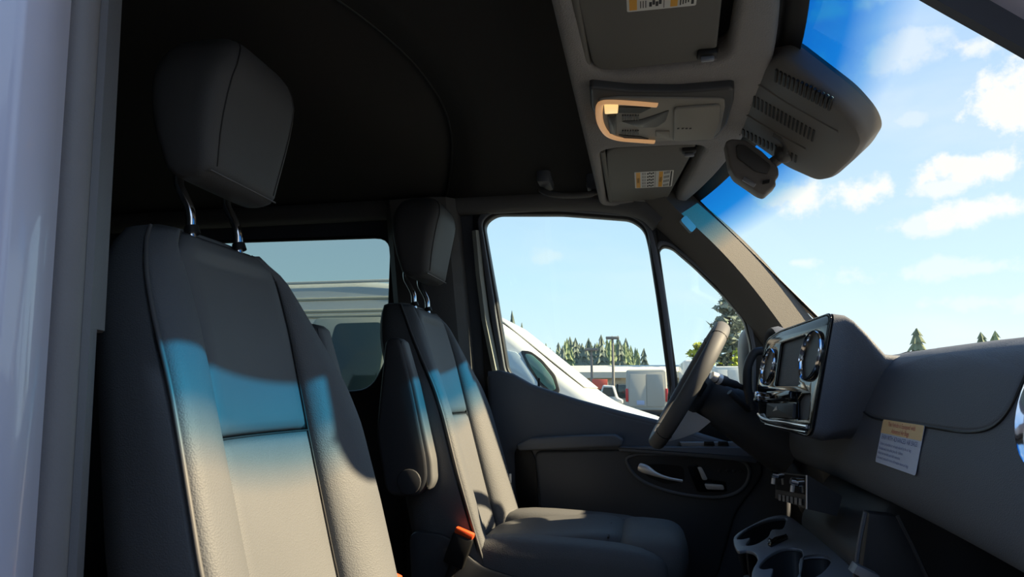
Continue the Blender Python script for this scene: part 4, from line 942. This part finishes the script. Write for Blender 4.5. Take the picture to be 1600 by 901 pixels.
def conifer(px, py, Y, k, label, group=None, wide=1.0):
    q = at(px, py, Y); h = q.z
    o = thing('conifer_tree', label, 'tree', (q.x, Y, 0), group)
    for nm, me in (('foliage', FM[k]), ('trunk', TM)):
        c = bpy.data.objects.new(nm, me); C.objects.link(c); c.parent = o; c.scale = (h * wide, h * wide, h)
        c.rotation_euler.z = random.random() * 6
    return o
rnd = random.Random(4)
for i in range(46):
    px = 850 + i * 3.3 + rnd.uniform(-1, 1); env = 529 + 10 * ((px - 935) / 70) ** 2 * (1.2 if px > 935 else .9) + (0 if px < 985 else (px - 985) * .9)
    conifer(px, env + rnd.uniform(-8, 12), 86 + (i * 5 % 9) * 5.2, rnd.randrange(6), 'conifer in the dense tree line behind the long building', 'tree line behind the car park', 1.0)
conifer(1006, 543, 90, 2, 'slender lone conifer at the right end of the tree line')
conifer(800, 484, 70, 2, 'tallest thin conifer rising behind the white panel van', None, .55)
conifer(815, 503, 72, 5, 'shorter thin conifer behind the white panel van', None, .6)
conifer(1432, 512, 80, 0, 'broad conifer peeking over the dashboard through the windscreen', None, 2.3)
conifer(1533, 518, 100, 3, 'left of two small treetops above the dashboard', None, 2.2)
conifer(1554, 516, 104, 4, 'right of two small treetops above the dashboard', None, 1.8)
def leafy(name, label, px, py_top, Y, rad, m, n=900, seed=1, low=.1, conic=True, size=.16):
    q = at(px, py_top, Y); h = q.z; rn = random.Random(seed)
    o = thing(name, label, 'tree', (q.x, Y, 0)); V = []; F = []
    for _ in range(n):
        t = rn.random() ** .8; z = h * (low + (1 - low) * t); rr = rad * ((1 - t) ** .7 + .06 if conic else math.sqrt(max(0, 1 - (2 * t - 1) ** 2)))
        clump = .65 + .35 * math.sin(t * 40) ; a = rn.random() * 2 * PI; d = rr * clump * math.sqrt(rn.random())
        c = Vector((d * math.cos(a), d * math.sin(a), z - .12 * d)); s = size * h * .1 * rn.uniform(.5, 1.4)
        u = Vector((rn.gauss(0, 1), rn.gauss(0, 1), rn.gauss(0, .5))).normalized() * s; w = Vector((rn.gauss(0, 1), rn.gauss(0, 1), rn.gauss(0, 1))).normalized() * s * .7
        b = len(V); V += [c - u - w * .3, c + w, c + u - w * .3]; F.append((b, b + 1, b + 2))
    me = bpy.data.meshes.new('foliage'); me.from_pydata(V, [], F); me.materials.append(MT[m])
    c = bpy.data.objects.new('foliage', me); C.objects.link(c); c.parent = o
    tr = bpy.data.objects.new('trunk', trunk_mesh(h * .9, .018 * h)); C.objects.link(tr); tr.parent = o
    return o
leafy('cedar_tree', 'tall ragged cedar behind the steering wheel', 1137, 448, 66, 3.6, 'conifer_dark', 1500, 3, .12, True, .42)
leafy('shrub', 'yellow-green leafy tree left of the steering wheel rim', 1092, 536, 56, 1.6, 'yellow_leaf', 900, 5, .2, False, .55)
leafy('shrub', 'yellow-green leafy tree right of the steering wheel rim', 1158, 545, 58, 1.5, 'yellow_leaf', 700, 6, .2, False, .55)

# unseen dark van added behind the camera to shade the cabin's open side
bv = thing('van', 'unseen dark blue van added to shade the open passenger doorway', 'van', (-.2, -2.7, 0))
fB = lambda u, v, w: Vector((u, -1.7 - w - .10 * max(0, v - 1.1), v))
prism('body', rpoly([(-2.6, .5), (-2.6, 2.3), (-2.4, 2.85), (1.2, 2.85), (1.6, 2.6), (2.5, 1.45), (3.2, 1.2), (3.35, .6), (3.2, .4), (-2.5, .4)], .12), 0, 1.95, 'van_dark', bv, fB, .08, 3)
prism('side_glass', rpoly([(.7, 1.45), (.8, 2.1), (1.5, 2.1), (2.1, 1.5), (2.0, 1.42)], .06), -.02, .05, 'car_glass', bv, fB)
prism('side_window', rpoly([(-2.2, 1.45), (-2.2, 2.2), (.4, 2.2), (.4, 1.45)], .1), -.02, .05, 'car_glass', bv, fB)
for x in (-1.7, 2.2): wheel(bv, x, -1.85); wheel(bv, x, -3.5)
